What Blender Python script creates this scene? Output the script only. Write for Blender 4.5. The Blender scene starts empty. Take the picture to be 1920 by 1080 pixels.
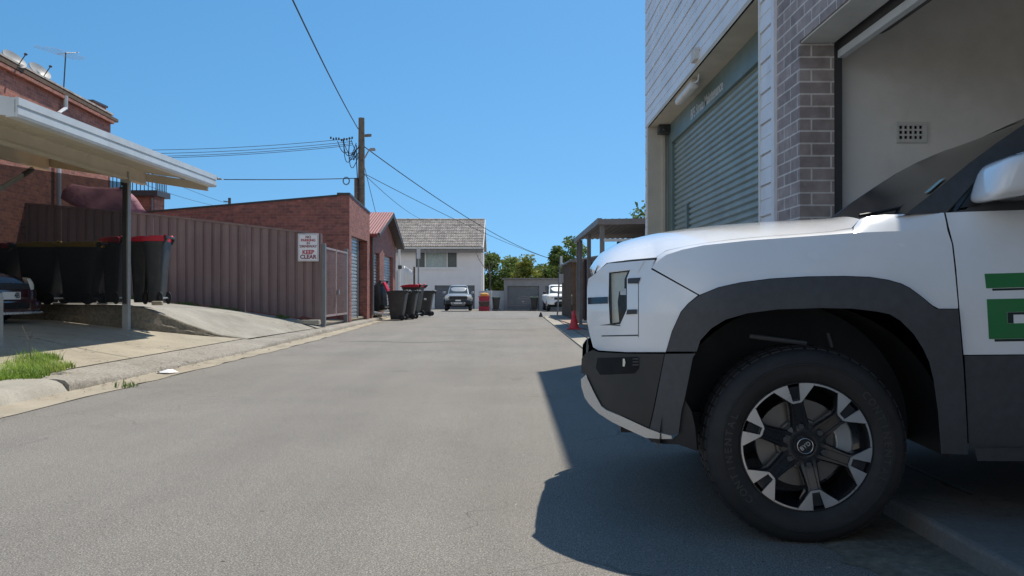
import bpy, math, random
from math import sin, cos, pi, radians, atan, sqrt
from mathutils import Vector, Matrix
from mathutils.geometry import delaunay_2d_cdt

S = bpy.context.scene
COL = S.collection
F, H, CX, CY = 1507.0, 1.01, 960.0, 548.0      # focal length in photo pixels, eye height, vanishing point

# ---------------------------------------------------------------- camera, sky, sun
cam = bpy.data.cameras.new('camera'); camo = bpy.data.objects.new('camera', cam); COL.objects.link(camo)
cam.sensor_width = 36.0; cam.lens = 36.0 * F / 1920.0
camo.location = (0, 0, H); camo.rotation_euler = (pi / 2 + atan(8 / F), 0, 0)
cam.clip_start = 0.05; cam.clip_end = 3000
S.camera = camo
SUN_DIR = Vector((0.258, 0.42, 1.0)).normalized()
SUN_EL = math.asin(SUN_DIR.z); SUN_AZ = math.atan2(SUN_DIR.x, SUN_DIR.y)
w = bpy.data.worlds.new('World'); S.world = w; w.use_nodes = True
nt = w.node_tree; nt.nodes.clear()
sky = nt.nodes.new('ShaderNodeTexSky'); sky.sky_type = 'NISHITA'; sky.sun_disc = False
sky.sun_elevation = SUN_EL; sky.sun_rotation = SUN_AZ
sky.air_density = 1.15; sky.dust_density = 0.25; sky.ozone_density = 2.4; sky.altitude = 50
bgn = nt.nodes.new('ShaderNodeBackground'); bgn.inputs[1].default_value = 0.120
won = nt.nodes.new('ShaderNodeOutputWorld')
tcw = nt.nodes.new('ShaderNodeTexCoord'); vad = nt.nodes.new('ShaderNodeVectorMath'); vad.operation = 'ADD'; vad.inputs[1].default_value = (0, 0, 0.22)
vno = nt.nodes.new('ShaderNodeVectorMath'); vno.operation = 'NORMALIZE'
nt.links.new(tcw.outputs['Generated'], vad.inputs[0]); nt.links.new(vad.outputs[0], vno.inputs[0]); nt.links.new(vno.outputs[0], sky.inputs['Vector'])
hsv = nt.nodes.new('ShaderNodeHueSaturation'); hsv.inputs['Saturation'].default_value = 1.28; hsv.inputs['Hue'].default_value = 0.49; nt.links.new(sky.outputs[0], hsv.inputs['Color'])
# unseen bright cloud added behind the camera to brighten shaded faces
csp = nt.nodes.new('ShaderNodeSeparateXYZ'); nt.links.new(tcw.outputs['Generated'], csp.inputs[0])
cmr = nt.nodes.new('ShaderNodeMapRange'); cmr.interpolation_type = 'SMOOTHSTEP'; nt.links.new(csp.outputs[1], cmr.inputs[0])
for i_, v_ in enumerate((-0.02, -0.40, 0.0, 1.0)): cmr.inputs[1 + i_].default_value = v_
cnz = nt.nodes.new('ShaderNodeTexNoise'); cnz.inputs['Scale'].default_value = 2.4; cnz.inputs['Detail'].default_value = 7; nt.links.new(tcw.outputs['Generated'], cnz.inputs['Vector'])
crp = nt.nodes.new('ShaderNodeValToRGB'); crp.color_ramp.elements[0].position = .34; crp.color_ramp.elements[1].position = .56; nt.links.new(cnz.outputs['Fac'], crp.inputs[0])
czr = nt.nodes.new('ShaderNodeMapRange'); czr.interpolation_type = 'SMOOTHSTEP'; nt.links.new(csp.outputs[2], czr.inputs[0])
for i_, v_ in enumerate((0.30, 0.65, 1.0, 0.0)): czr.inputs[1 + i_].default_value = v_
cm0 = nt.nodes.new('ShaderNodeMath'); cm0.operation = 'MULTIPLY'; nt.links.new(cmr.outputs[0], cm0.inputs[0]); nt.links.new(czr.outputs[0], cm0.inputs[1])
cmu = nt.nodes.new('ShaderNodeMath'); cmu.operation = 'MULTIPLY'; nt.links.new(cm0.outputs[0], cmu.inputs[0]); nt.links.new(crp.outputs[0], cmu.inputs[1])
cmx = nt.nodes.new('ShaderNodeMix'); cmx.data_type = 'RGBA'; nt.links.new(cmu.outputs[0], cmx.inputs[0]); nt.links.new(hsv.outputs[0], cmx.inputs[6]); cmx.inputs[7].default_value = (6.2, 6.1, 5.9, 1)
nt.links.new(cmx.outputs[2], bgn.inputs[0]); nt.links.new(bgn.outputs[0], won.inputs[0])
sl = bpy.data.lights.new('sun', 'SUN'); sl.energy = 4.25; sl.angle = radians(0.53); sl.color = (1.0, 0.93, 0.82)
so = bpy.data.objects.new('sun', sl); COL.objects.link(so)
so.rotation_euler = (-SUN_DIR).to_track_quat('-Z', 'Y').to_euler(); so.location = (30, 45, 110)
S.view_settings.view_transform = 'Standard'; S.view_settings.look = 'None'
S.view_settings.exposure = 0.28; S.view_settings.gamma = 1.0; S.view_settings.use_curve_mapping = False
S.render.engine = 'CYCLES'; S.cycles.max_bounces = 8; S.cycles.transparent_max_bounces = 16

# ---------------------------------------------------------------- helpers
RND = random.Random(7)
ORG = {}


def at(px, py, Y):
    return Vector(((px - CX) * Y / F, Y, H + (CY - py) * Y / F))


def gz(Y):                       # the lane dips gently towards its far end
    return 0.0 if Y < 32 else -0.42 * min(1.0, (Y - 32) / 30.0)


class MB:
    def __init__(s):
        s.v = []; s.f = []

    def add(s, vs, fs):
        b = len(s.v); s.v += [tuple(p) for p in vs]
        s.f += [tuple(i + b for i in f) for f in fs]; return s

    def box(s, x0, x1, y0, y1, z0, z1):
        return s.add([(x0, y0, z0), (x1, y0, z0), (x1, y1, z0), (x0, y1, z0), (x0, y0, z1), (x1, y0, z1), (x1, y1, z1), (x0, y1, z1)],
                     [(3, 2, 1, 0), (4, 5, 6, 7), (0, 1, 5, 4), (1, 2, 6, 5), (2, 3, 7, 6), (3, 0, 4, 7)])

    def hexa(s, p):              # eight corners, bottom ring then top ring
        return s.add(p, [(3, 2, 1, 0), (4, 5, 6, 7), (0, 1, 5, 4), (1, 2, 6, 5), (2, 3, 7, 6), (3, 0, 4, 7)])

    def bar(s, a, b, wd, ht, up=(0, 0, 1)):   # rectangular bar from a to b
        a = Vector(a); b = Vector(b); d = (b - a).normalized(); u = Vector(up)
        if abs(d.dot(u)) > .99: u = Vector((0, 1, 0))
        r = d.cross(u).normalized(); u = r.cross(d)
        q = [r * x * wd / 2 + u * y * ht / 2 for x, y in ((-1, -1), (1, -1), (1, 1), (-1, 1))]
        return s.hexa([a + k for k in q] + [b + k for k in q])

    def prism(s, poly, axis, a, b):           # 2-D polygon swept along one axis
        n = len(poly)
        def m(p, t):
            return (t, p[0], p[1]) if axis == 'x' else (p[0], t, p[1]) if axis == 'y' else (p[0], p[1], t)
        return s.add([m(p, a) for p in poly] + [m(p, b) for p in poly],
                     [tuple(range(n - 1, -1, -1)), tuple(range(n, 2 * n))] + [(i, (i + 1) % n, n + (i + 1) % n, n + i) for i in range(n)])

    def sheet(s, rows, close=False):
        n = len(rows[0]); vs = [p for r in rows for p in r]; fs = []
        for i in range(len(rows) - 1):
            for j in range(n if close else n - 1):
                k = (j + 1) % n
                fs.append((i * n + j, i * n + k, (i + 1) * n + k, (i + 1) * n + j))
        return s.add(vs, fs)

    def tube(s, pts, r, n=8, caps=True):
        pts = [Vector(p) for p in pts]; m = len(pts)
        rs = r if isinstance(r, (list, tuple)) else [r] * m
        rows = []; u = None
        for i, p in enumerate(pts):
            d = (pts[min(i + 1, m - 1)] - pts[max(i - 1, 0)]).normalized()
            if u is None:
                u = Vector((0, 0, 1)) if abs(d.z) < .9 else Vector((1, 0, 0))
            u = (u - d * u.dot(d)).normalized(); v = d.cross(u)
            rows.append([p + (u * cos(2 * pi * k / n) + v * sin(2 * pi * k / n)) * rs[i] for k in range(n)])
        b = len(s.v); s.sheet(rows, True)
        if caps:
            s.f.append(tuple(b + k for k in range(n - 1, -1, -1))); s.f.append(tuple(b + (m - 1) * n + k for k in range(n)))
        return s

    def lathe(s, prof, c, axis='z', n=24, close=False, a0=0.0, a1=2 * pi):   # prof: (radius, height along axis)
        c = Vector(c); rows = []
        full = abs(a1 - a0 - 2 * pi) < 1e-6
        for r, h in prof:
            row = []
            for k in range(n if full else n + 1):
                a = a0 + (a1 - a0) * k / n; x, y = r * cos(a), r * sin(a)
                row.append(c + (Vector((x, y, h)) if axis == 'z' else Vector((x, h, y)) if axis == 'y' else Vector((h, x, y))))
            rows.append(row)
        return s.sheet(rows, full)

    def ell(s, c, rx, ry, rz, n=16, m=10, e=1.0):
        c = Vector(c); rows = []
        def sp(t): return math.copysign(abs(t) ** e, t)
        for i in range(m + 1):
            t = -pi / 2 + pi * i / m
            rows.append([c + Vector((rx * sp(cos(t)) * sp(cos(2 * pi * k / n)), ry * sp(cos(t)) * sp(sin(2 * pi * k / n)), rz * sp(sin(t)))) for k in range(n)])
        return s.sheet(rows, True)

    def loft(s, st, axis='y', n=28):   # st: (pos, half width, z0, z1, exponent[, centre])
        rows = []
        for q in st:
            p, hw, z0, z1, e = q[:5]; cx = q[5] if len(q) > 5 else 0
            zc, hz = (z0 + z1) / 2, (z1 - z0) / 2; row = []
            for k in range(n):
                a = 2 * pi * (k + .5) / n
                u = math.copysign(abs(cos(a)) ** (2 / e), cos(a)) * hw + cx
                v = math.copysign(abs(sin(a)) ** (2 / e), sin(a)) * hz + zc
                row.append((u, p, v) if axis == 'y' else (p, u, v))
            rows.append(row)
        b = len(s.v); s.sheet(rows, True)
        s.f.append(tuple(b + k for k in range(n - 1, -1, -1))); s.f.append(tuple(b + (len(rows) - 1) * n + k for k in range(n)))
        return s

    def build(s, name, m, parent=None, smooth=None, bevel=0.0, seg=2, local=False):
        me = bpy.data.meshes.new(name)
        o0 = Vector((0, 0, 0)) if local else ORG.get(parent.name if parent else '', Vector((0, 0, 0)))
        me.from_pydata([tuple(Vector(p) - o0) for p in s.v], [], s.f)
        me.validate()
        import bmesh
        bm = bmesh.new(); bm.from_mesh(me)
        bmesh.ops.recalc_face_normals(bm, faces=bm.faces); bm.to_mesh(me); bm.free()
        if smooth is not None:
            me.polygons.foreach_set('use_smooth', [True] * len(me.polygons))
            me.set_sharp_from_angle(angle=radians(smooth))
        me.materials.append(m)
        o = bpy.data.objects.new(name, me); COL.objects.link(o)
        if parent: o.parent = parent; ORG[o.name] = ORG.get(parent.name, Vector((0, 0, 0)))
        if bevel:
            md = o.modifiers.new('bevel', 'BEVEL'); md.width = bevel; md.segments = seg; md.limit_method = 'ANGLE'; md.angle_limit = radians(40)
        me.update()
        return o


def tag(o, label=None, cat=None, group=None, kind=None):
    for k, v in (('label', label), ('category', cat), ('group', group), ('kind', kind)):
        if v: o[k] = v
    return o


def thing(name, loc, label, cat, group=None, rz=0.0):
    o = bpy.data.objects.new(name, None); COL.objects.link(o)
    o.empty_display_size = .2
    o.location = loc; o.rotation_euler = (0, 0, rz); ORG[o.name] = Vector(loc)
    return tag(o, label, cat, group)


def dup(o, loc=None, rz=None, label=None, parent=None):
    c = o.copy(); COL.objects.link(c); c.parent = parent
    if loc is not None: c.location = loc
    if rz is not None: c.rotation_euler = (0, 0, rz)
    if label: c['label'] = label
    for ch in o.children: dup(ch, parent=c)
    return c


def structure(o): o['kind'] = 'structure'; return o


def text_verts(t, size, bold=0.0, extrude=0.002, space=1.0):
    cu = bpy.data.curves.new('t', 'FONT'); cu.body = t; cu.size = size; cu.align_x = 'CENTER'; cu.align_y = 'CENTER'
    cu.offset = bold; cu.extrude = extrude; cu.space_character = space; cu.resolution_u = 3
    o = bpy.data.objects.new('t', cu); COL.objects.link(o)
    dg = bpy.context.evaluated_depsgraph_get(); me = bpy.data.meshes.new_from_object(o.evaluated_get(dg))
    vs = [v.co.copy() for v in me.vertices]; fs = [tuple(p.vertices) for p in me.polygons]
    bpy.data.objects.remove(o); bpy.data.curves.remove(cu); bpy.data.meshes.remove(me)
    return vs, fs


# ---------------------------------------------------------------- materials
def srgb(h):
    c = [int(h[i:i + 2], 16) / 255 for i in (0, 2, 4)]
    return tuple(x / 12.92 if x <= .04045 else ((x + .055) / 1.055) ** 2.4 for x in c)


class NT:
    def __init__(s, name):
        s.m = bpy.data.materials.new(name); s.m.use_nodes = True; s.t = s.m.node_tree
        s.p = s.t.nodes['Principled BSDF']; s.out = s.t.nodes['Material Output']
        s.co = s.n('ShaderNodeTexCoord').outputs['Object']

    def n(s, t, **k):
        q = s.t.nodes.new(t)
        for a, b in k.items(): setattr(q, a, b)
        return q

    def l(s, a, b): s.t.links.new(a, b)

    def noise(s, scale, detail=3, rough=.55, vec=None):
        q = s.n('ShaderNodeTexNoise'); q.inputs['Scale'].default_value = scale; q.inputs['Detail'].default_value = detail
        q.inputs['Roughness'].default_value = rough; s.l(vec or s.co, q.inputs['Vector']); return q.outputs['Fac']

    def ramp(s, fac, stops):
        q = s.n('ShaderNodeValToRGB'); e = q.color_ramp.elements
        for i, (p, c) in enumerate(stops):
            x = e[i] if i < 2 else e.new(p)
            x.position = p; x.color = (*c, 1) if len(c) == 3 else c
        s.l(fac, q.inputs[0]); return q.outputs[0]

    def mix(s, fac, a, b, mode='MIX'):
        q = s.n('ShaderNodeMix', data_type='RGBA', blend_type=mode)
        for i, v in ((0, fac), (6, a), (7, b)):
            if hasattr(v, 'is_linked'): s.l(v, q.inputs[i])
            else: q.inputs[i].default_value = v if i == 0 else (*v, 1)
        return q.outputs[2]

    def bump(s, h, st=.3, dist=.01):
        q = s.n('ShaderNodeBump'); q.inputs['Strength'].default_value = st; q.inputs['Distance'].default_value = dist
        s.l(h, q.inputs['Height']); s.l(q.outputs[0], s.p.inputs['Normal'])

    def set(s, col=None, rough=None, metal=None, spec=None, coat=None):
        for nm, v in (('Base Color', col), ('Roughness', rough), ('Metallic', metal), ('Specular IOR Level', spec), ('Coat Weight', coat)):
            if v is None: continue
            if hasattr(v, 'is_linked'): s.l(v, s.p.inputs[nm])
            else: s.p.inputs[nm].default_value = (*v, 1) if isinstance(v, tuple) else v
        return s.m


def g3(v): return (v, v, v)


def mat(name, col, rough=.6, var=.12, scale=5, metal=0, spec=.5, coat=0, bump=0, bscale=80, dirt=None, dirt_amt=.5, dscale=1.2):
    m = NT(name); f = m.noise(scale)
    lo = tuple(c * (1 - var) for c in col); hi = tuple(min(1, c * (1 + var)) for c in col)
    c = m.ramp(f, [(.3, lo), (.7, hi)])
    if dirt:
        d = m.ramp(m.noise(dscale, 5, .65), [(.48, g3(0)), (.72, g3(dirt_amt))])
        c = m.mix(d, c, dirt)
    r = m.ramp(m.noise(scale * 2.3), [(.3, g3(max(0, rough - .06))), (.7, g3(min(1, rough + .06)))])
    if bump: m.bump(m.noise(bscale, 4), bump)
    return m.set(c, r, metal, spec, coat)


def brick_mat(name, c1, c2, mortar, bw=.24, bh=.086, ms=.012, soft=.1, rough=.85, off=(0, 0)):
    m = NT(name)
    geo = m.n('ShaderNodeNewGeometry'); sep = m.n('ShaderNodeSeparateXYZ'); m.l(geo.outputs['Normal'], sep.inputs[0])
    ab = m.n('ShaderNodeMath', operation='ABSOLUTE'); m.l(sep.outputs[0], ab.inputs[0])
    gt = m.n('ShaderNodeMath', operation='GREATER_THAN'); m.l(ab.outputs[0], gt.inputs[0]); gt.inputs[1].default_value = .6
    pos = m.n('ShaderNodeSeparateXYZ'); m.l(m.co, pos.inputs[0])
    mx = m.n('ShaderNodeMix', data_type='FLOAT'); m.l(gt.outputs[0], mx.inputs[0]); m.l(pos.outputs[0], mx.inputs[2]); m.l(pos.outputs[1], mx.inputs[3])
    cb = m.n('ShaderNodeCombineXYZ'); m.l(mx.outputs[0], cb.inputs[0]); m.l(pos.outputs[2], cb.inputs[1])
    mp = m.n('ShaderNodeMapping'); m.l(cb.outputs[0], mp.inputs[0]); mp.inputs['Location'].default_value = (off[0], off[1], 0)
    b = m.n('ShaderNodeTexBrick'); m.l(mp.outputs[0], b.inputs['Vector'])
    b.inputs['Scale'].default_value = 1; b.inputs['Brick Width'].default_value = bw; b.inputs['Row Height'].default_value = bh
    b.inputs['Mortar Size'].default_value = ms / 2; b.inputs['Mortar Smooth'].default_value = soft; b.inputs['Bias'].default_value = 0
    b.inputs['Color1'].default_value = (*c1, 1); b.inputs['Color2'].default_value = (*c2, 1); b.inputs['Mortar'].default_value = (*mortar, 1)
    c = m.mix(.55, b.outputs['Color'], m.ramp(m.noise(9, 5, .6), [(.25, g3(.25)), (.75, g3(.8))]), 'OVERLAY')
    c = m.mix(.5, c, m.ramp(m.noise(.9, 4, .6), [(.3, g3(.35)), (.7, g3(.62))]), 'OVERLAY')
    h = m.n('ShaderNodeMath', operation='MULTIPLY_ADD'); m.l(b.outputs['Fac'], h.inputs[0]); h.inputs[1].default_value = -1
    m.l(m.noise(70, 4), h.inputs[2])
    m.bump(h.outputs[0], .5, .008)
    return m.set(c, rough)


def asphalt_mat():
    m = NT('asphalt')
    fine = m.ramp(m.noise(150, 3, .8), [(.32, g3(.05)), (.5, g3(.180)), (.68, g3(.39))])
    vo = m.n('ShaderNodeTexVoronoi'); vo.inputs['Scale'].default_value = 150; m.l(m.co, vo.inputs['Vector'])
    sp = m.ramp(vo.outputs['Color'], [(.0, g3(.25)), (1.0, g3(.75))])
    c = m.mix(.6, fine, sp, 'OVERLAY')
    c = m.mix(.40, c, m.ramp(m.noise(.55, 5, .62), [(.3, g3(.38)), (.7, g3(.62))]), 'OVERLAY')
    mp = m.n('ShaderNodeMapping'); m.l(m.co, mp.inputs[0]); mp.inputs['Scale'].default_value = (1.6, .12, 1)
    c = m.mix(.24, c, m.ramp(m.noise(1.0, 4, .6, mp.outputs[0]), [(.35, g3(.36)), (.65, g3(.62))]), 'OVERLAY')
    # hairline cracks
    wob = m.n('ShaderNodeVectorMath', operation='ADD'); nz = m.n('ShaderNodeTexNoise'); nz.inputs['Scale'].default_value = 2.2
    m.l(m.co, nz.inputs[0]); m.l(nz.outputs['Color'], wob.inputs[0]); m.l(m.co, wob.inputs[1])
    cr = m.n('ShaderNodeTexVoronoi', feature='DISTANCE_TO_EDGE'); cr.inputs['Scale'].default_value = .55; m.l(wob.outputs[0], cr.inputs['Vector'])
    line = m.ramp(cr.outputs[0], [(.0, g3(1)), (.006, g3(0))])
    gate = m.ramp(m.noise(.5, 2), [(.52, g3(0)), (.6, g3(.55))])
    k = m.mix(1.0, line, gate, 'MULTIPLY')
    c = m.mix(k, c, (.035, .033, .03))
    oil = m.ramp(m.noise(.42, 6, .68), [(.60, g3(0)), (.74, g3(.28))]); c = m.mix(oil, c, (.075, .07, .065))
    pat = m.ramp(m.noise(.23, 2, .4), [(.50, g3(0)), (.515, g3(.10))]); c = m.mix(pat, c, (.24, .23, .21))
    chips = m.ramp(m.noise(34, 2, .5), [(.735, g3(0)), (.75, g3(.8))]); c = m.mix(chips, c, (.42, .40, .36))
    pits = m.ramp(m.noise(29, 2, .5), [(.25, g3(.8)), (.265, g3(0))]); c = m.mix(pits, c, (.04, .038, .035))
    tint = m.mix(1.0, c, (1.03, .96, .85), 'MULTIPLY')
    m.bump(m.noise(190, 3, .8), .5, .005)
    return m.set(tint, .86, spec=.35)


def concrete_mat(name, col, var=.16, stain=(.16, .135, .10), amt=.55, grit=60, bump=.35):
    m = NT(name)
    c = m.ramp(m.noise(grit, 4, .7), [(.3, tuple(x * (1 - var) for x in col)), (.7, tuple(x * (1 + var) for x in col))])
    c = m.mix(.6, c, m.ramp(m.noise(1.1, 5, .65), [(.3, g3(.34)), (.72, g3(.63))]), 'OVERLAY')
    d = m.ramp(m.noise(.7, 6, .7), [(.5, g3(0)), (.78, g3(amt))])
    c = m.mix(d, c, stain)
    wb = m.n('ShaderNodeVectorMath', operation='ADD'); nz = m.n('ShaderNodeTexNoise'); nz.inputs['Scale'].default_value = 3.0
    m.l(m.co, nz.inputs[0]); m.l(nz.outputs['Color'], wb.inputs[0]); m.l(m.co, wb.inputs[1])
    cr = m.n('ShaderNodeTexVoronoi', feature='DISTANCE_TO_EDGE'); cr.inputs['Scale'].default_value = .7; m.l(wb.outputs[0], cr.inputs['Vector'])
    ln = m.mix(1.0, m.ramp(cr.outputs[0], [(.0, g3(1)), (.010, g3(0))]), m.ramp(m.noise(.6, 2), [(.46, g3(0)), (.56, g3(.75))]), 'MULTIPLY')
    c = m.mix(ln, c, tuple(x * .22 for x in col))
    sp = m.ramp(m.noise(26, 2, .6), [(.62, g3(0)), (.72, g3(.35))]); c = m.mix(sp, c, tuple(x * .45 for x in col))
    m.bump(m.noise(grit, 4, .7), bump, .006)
    return m.set(c, .9, spec=.3)


def leaf_mat(name, a, b, c):
    m = NT(name)
    col = m.ramp(m.noise(.9, 3), [(.3, a), (.52, b), (.74, c)])
    col = m.mix(.5, col, m.ramp(m.noise(7, 2), [(.3, g3(.3)), (.7, g3(.7))]), 'OVERLAY')
    m.set(col, .55, spec=.4)
    tr = m.n('ShaderNodeBsdfTranslucent'); m.l(col, tr.inputs[0])
    mx = m.n('ShaderNodeMixShader'); mx.inputs[0].default_value = .42
    m.l(m.p.outputs[0], mx.inputs[1]); m.l(tr.outputs[0], mx.inputs[2]); m.l(mx.outputs[0], m.out.inputs[0])
    return m.m


def glass_mat(name, tint, rough=.03, spec=.6, alpha=0.0, tr=(.55, .62, .6)):
    m = NT(name); m.set(tint, rough, 0, spec)
    if alpha:
        t = m.n('ShaderNodeBsdfTransparent'); t.inputs[0].default_value = (*tr, 1)
        mx = m.n('ShaderNodeMixShader'); mx.inputs[0].default_value = alpha
        m.l(m.p.outputs[0], mx.inputs[1]); m.l(t.outputs[0], mx.inputs[2]); m.l(mx.outputs[0], m.out.inputs[0])
    return m.m


M = {}
M['asphalt'] = asphalt_mat()
M['concrete'] = concrete_mat('driveway_concrete', (.355, .315, .24), stain=(.17, .135, .09), amt=.65)
M['kerb'] = concrete_mat('kerb_concrete', (.36, .335, .28), stain=(.18, .16, .12), amt=.6, grit=45, bump=.3)
M['gutter'] = concrete_mat('gutter_concrete', (.36, .315, .24), stain=(.22, .16, .09), amt=.6)
M['rough_concrete'] = concrete_mat('exposed_aggregate', (.29, .265, .225), var=.4, amt=.6, grit=34, bump=.8)
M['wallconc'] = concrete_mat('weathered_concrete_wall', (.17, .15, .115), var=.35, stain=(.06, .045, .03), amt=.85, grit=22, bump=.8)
M['ground'] = concrete_mat('dry_ground', (.24, .2, .14), amt=.6)
M['ramp'] = concrete_mat('old_ramp_concrete', (.31, .29, .245), var=.22, stain=(.15, .13, .10), amt=.75, grit=40, bump=.5)
M['joint'] = mat('joint_dirt', (.075, .062, .045), .95, .4, 20)
M['slabdark'] = concrete_mat('driveway_slab', (.17, .165, .155), amt=.4, grit=50)
M['grass'] = leaf_mat('grass_blades', (.15, .25, .035), (.24, .36, .06), (.40, .45, .13))
M['weed'] = leaf_mat('weed_leaves', (.09, .16, .03), (.14, .24, .05), (.25, .32, .10))
M['leaf_dark'] = leaf_mat('tree_leaves_dark', (.06, .10, .025), (.12, .18, .04), (.25, .29, .07))
M['leaf_yel'] = leaf_mat('tree_leaves_yellow', (.11, .15, .03), (.23, .26, .05), (.40, .38, .10))
M['bark'] = mat('bark', (.13, .10, .075), .9, .35, 9, bump=.6, bscale=30)
M['deadwood'] = mat('dead_wood', (.16, .13, .115), .9, .3, 9)
M['brick_red'] = brick_mat('red_brick', (.36, .135, .108), (.22, .09, .08), (.27, .18, .15))
M['brick_gable'] = brick_mat('red_brick_gable', (.33, .13, .105), (.22, .10, .085), (.29, .2, .16))
M['brick_flat'] = brick_mat('flats_brick', (.40, .15, .10), (.24, .095, .075), (.32, .21, .17))
M['brick_grey'] = brick_mat('grey_brown_brick', (.36, .305, .29), (.27, .23, .222), (.62, .58, .55), .30, .0945, .013, soft=.05, off=(.06, .025))
M['brick_cap'] = mat('dark_capping', (.05, .05, .055), .5)
m_ = NT('fence_steel_maroon')
mp_ = m_.n('ShaderNodeMapping'); mp_.inputs['Scale'].default_value = (5, 5, .35); m_.l(m_.co, mp_.inputs[0])
c_ = m_.ramp(m_.noise(1.0, 4, .6, mp_.outputs[0]), [(.3, (.185, .128, .125)), (.7, (.265, .185, .178))])
c_ = m_.mix(m_.ramp(m_.noise(1.4, 5, .65), [(.5, g3(0)), (.75, g3(.4))]), c_, (.30, .25, .22))
M['fence'] = m_.set(c_, .5, spec=.35)
M['gatepost'] = mat('gate_post_grey', (.19, .195, .20), .5, .1)
M['gate'] = mat('gate_steel', (.34, .26, .25), .5, .12)
M['cream'] = mat('cream_steel', (.60, .56, .47), .5, .07, 3)
M['gut_white'] = mat('pale_grey_gutter', (.62, .66, .68), .35, .08, 3, dirt=(.42, .42, .40), dirt_amt=.4)
M['rooftop'] = mat('zinc_roof', (.45, .46, .47), .4, .1, metal=.4)
M['postgrey'] = mat('grey_steel_post', (.30, .31, .30), .5, .1)
M['binbody'] = mat('bin_plastic_charcoal', (.035, .04, .044), .42, .15, 4, dirt=(.085, .083, .078), dirt_amt=.5, dscale=5)
M['lidred'] = mat('bin_lid_red', (.58, .02, .045), .38, .1)
M['lidyellow'] = mat('bin_lid_yellow', (.90, .58, .03), .4, .1)
M['lidgreen'] = mat('bin_lid_green', (.05, .16, .10), .45, .1)
M['liddark'] = mat('bin_lid_charcoal', (.035, .04, .043), .42, .1)
M['rubber'] = mat('black_rubber', (.016, .0165, .018), .7, .2, 14, dirt=(.035, .033, .03), dirt_amt=.3, dscale=5)
M['lettering'] = mat('tyre_lettering', (.04, .04, .042), .6)
M['white'] = mat('white_paint', (.76, .76, .75), .5, .04)
M['housewall'] = mat('house_render_white', (.80, .79, .80), .8, .04, 1.2, bump=.15)
M['trimwhite'] = mat('white_trim', (.72, .72, .70), .45, .05)
M['garagedoor'] = mat('garage_door_dark', (.12, .135, .155), .45, .06)
M['garagewall'] = mat('garage_wall_grey', (.19, .19, .195), .8, .08, 2, bump=.2)
M['garagewall2'] = mat('garage_front_grey', (.24, .245, .26), .8, .1, 2)
M['tile'] = mat('concrete_roof_tile', (.46, .415, .37), .85, .35, 3.5, dirt=(.17, .155, .14), dirt_amt=.6)
M['glassdark'] = glass_mat('window_glass', (.03, .04, .045), .04)
M['curtain'] = mat('pale_curtain', (.42, .50, .50), .8, .1)
M['flywire'] = mat('window_flyscreen', (.10, .12, .12), .4, .08)
M['redroof'] = mat('red_steel_roof', (.22, .055, .045), .5, .12, 2)
M['darkfascia'] = mat('dark_fascia', (.06, .055, .055), .6, .1)
M['slatlight'] = mat('zinc_roller_door', (.42, .44, .45), .4, .18, 3, metal=.5, dirt=(.2, .19, .18), dirt_amt=.5)
M['pole'] = mat('weathered_pole_timber', (.165, .15, .115), .9, .25, 6, bump=.5, bscale=25)
M['steelpipe'] = mat('galvanised_steel', (.42, .44, .45), .4, .12, 6, metal=.6)
M['wire'] = mat('black_cable', (.035, .04, .05), .6)
M['wood_arm'] = mat('timber_crossarm', (.24, .20, .15), .9, .25)
M['board'] = mat('white_weatherboard', (.83, .83, .85), .45, .05, 2.5, dirt=(.42, .42, .44), dirt_amt=.35)
M['beige'] = mat('beige_lining', (.58, .53, .44), .7, .08, 3)
M['trimlav'] = mat('pale_trim', (.76, .76, .79), .45, .05)
M['green'] = mat('dark_green_roller', (.27, .335, .325), .42, .09, 2.2, metal=.0, dirt=(.16, .20, .2), dirt_amt=.35)
M['greenhead'] = mat('dark_green_flashing', (.15, .215, .21), .4, .1, 2.5)
M['intwall'] = mat('garage_interior_render', (.80, .79, .76), .85, .05, 1.1, bump=.15, bscale=30, dirt=(.5, .48, .45), dirt_amt=.4)
M['soffit'] = mat('lintel_soffit_paint', (.6, .61, .58), .7, .1, 4)
M['ventface'] = mat('vent_grey', (.62, .62, .6), .8, .06)
M['black'] = mat('black_plastic', (.014, .0155, .018), .55, .2, 6)
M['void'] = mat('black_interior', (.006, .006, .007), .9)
M['dmetal'] = mat('dark_steel_track', (.05, .052, .056), .5, .1)
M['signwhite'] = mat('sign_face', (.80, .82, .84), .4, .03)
M['signred'] = mat('sign_red_letters', (.42, .03, .06), .5)
M['signdark'] = mat('sign_maroon_letters', (.22, .045, .075), .5)
M['darkpanel'] = mat('charcoal_panel', (.045, .048, .052), .5, .15)
M['cone'] = mat('cone_red', (.62, .045, .06), .5, .15, 9)
M['maroon'] = mat('dark_maroon_paint', (.045, .013, .016), .22, .1, 3, coat=.8)
M['plum'] = mat('plum_corrugated_steel', (.085, .055, .065), .55, .1)
M['brown'] = mat('brown_timber', (.13, .085, .055), .8, .25, 5)
M['shedgrey'] = mat('weathered_grey_steel', (.19, .185, .185), .5, .15, 4)
M['shadewall'] = mat('shed_back_wall', (.10, .095, .095), .8, .2)
M['pink'] = mat('pink_shade_cloth', (.30, .13, .155), .8, .14, 6)
M['orange'] = mat('orange_bag', (.7, .33, .06), .7, .3, 6)
M['paper'] = mat('white_litter', (.75, .77, .8), .6)
M['dish'] = mat('dish_grey', (.34, .34, .33), .5, .06)
M['pathbrick'] = concrete_mat('footpath_pavers', (.38, .29, .22), amt=.35)
M['silver'] = mat('machined_alloy', (.62, .62, .63), .32, .05, metal=.85)
M['bumperblack'] = mat('black_bumper_plastic', (.019, .02, .022), .42, .1, coat=.08)
M['chrome'] = mat('satin_silver', (.60, .61, .62), .30, .06, metal=.7)
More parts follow.
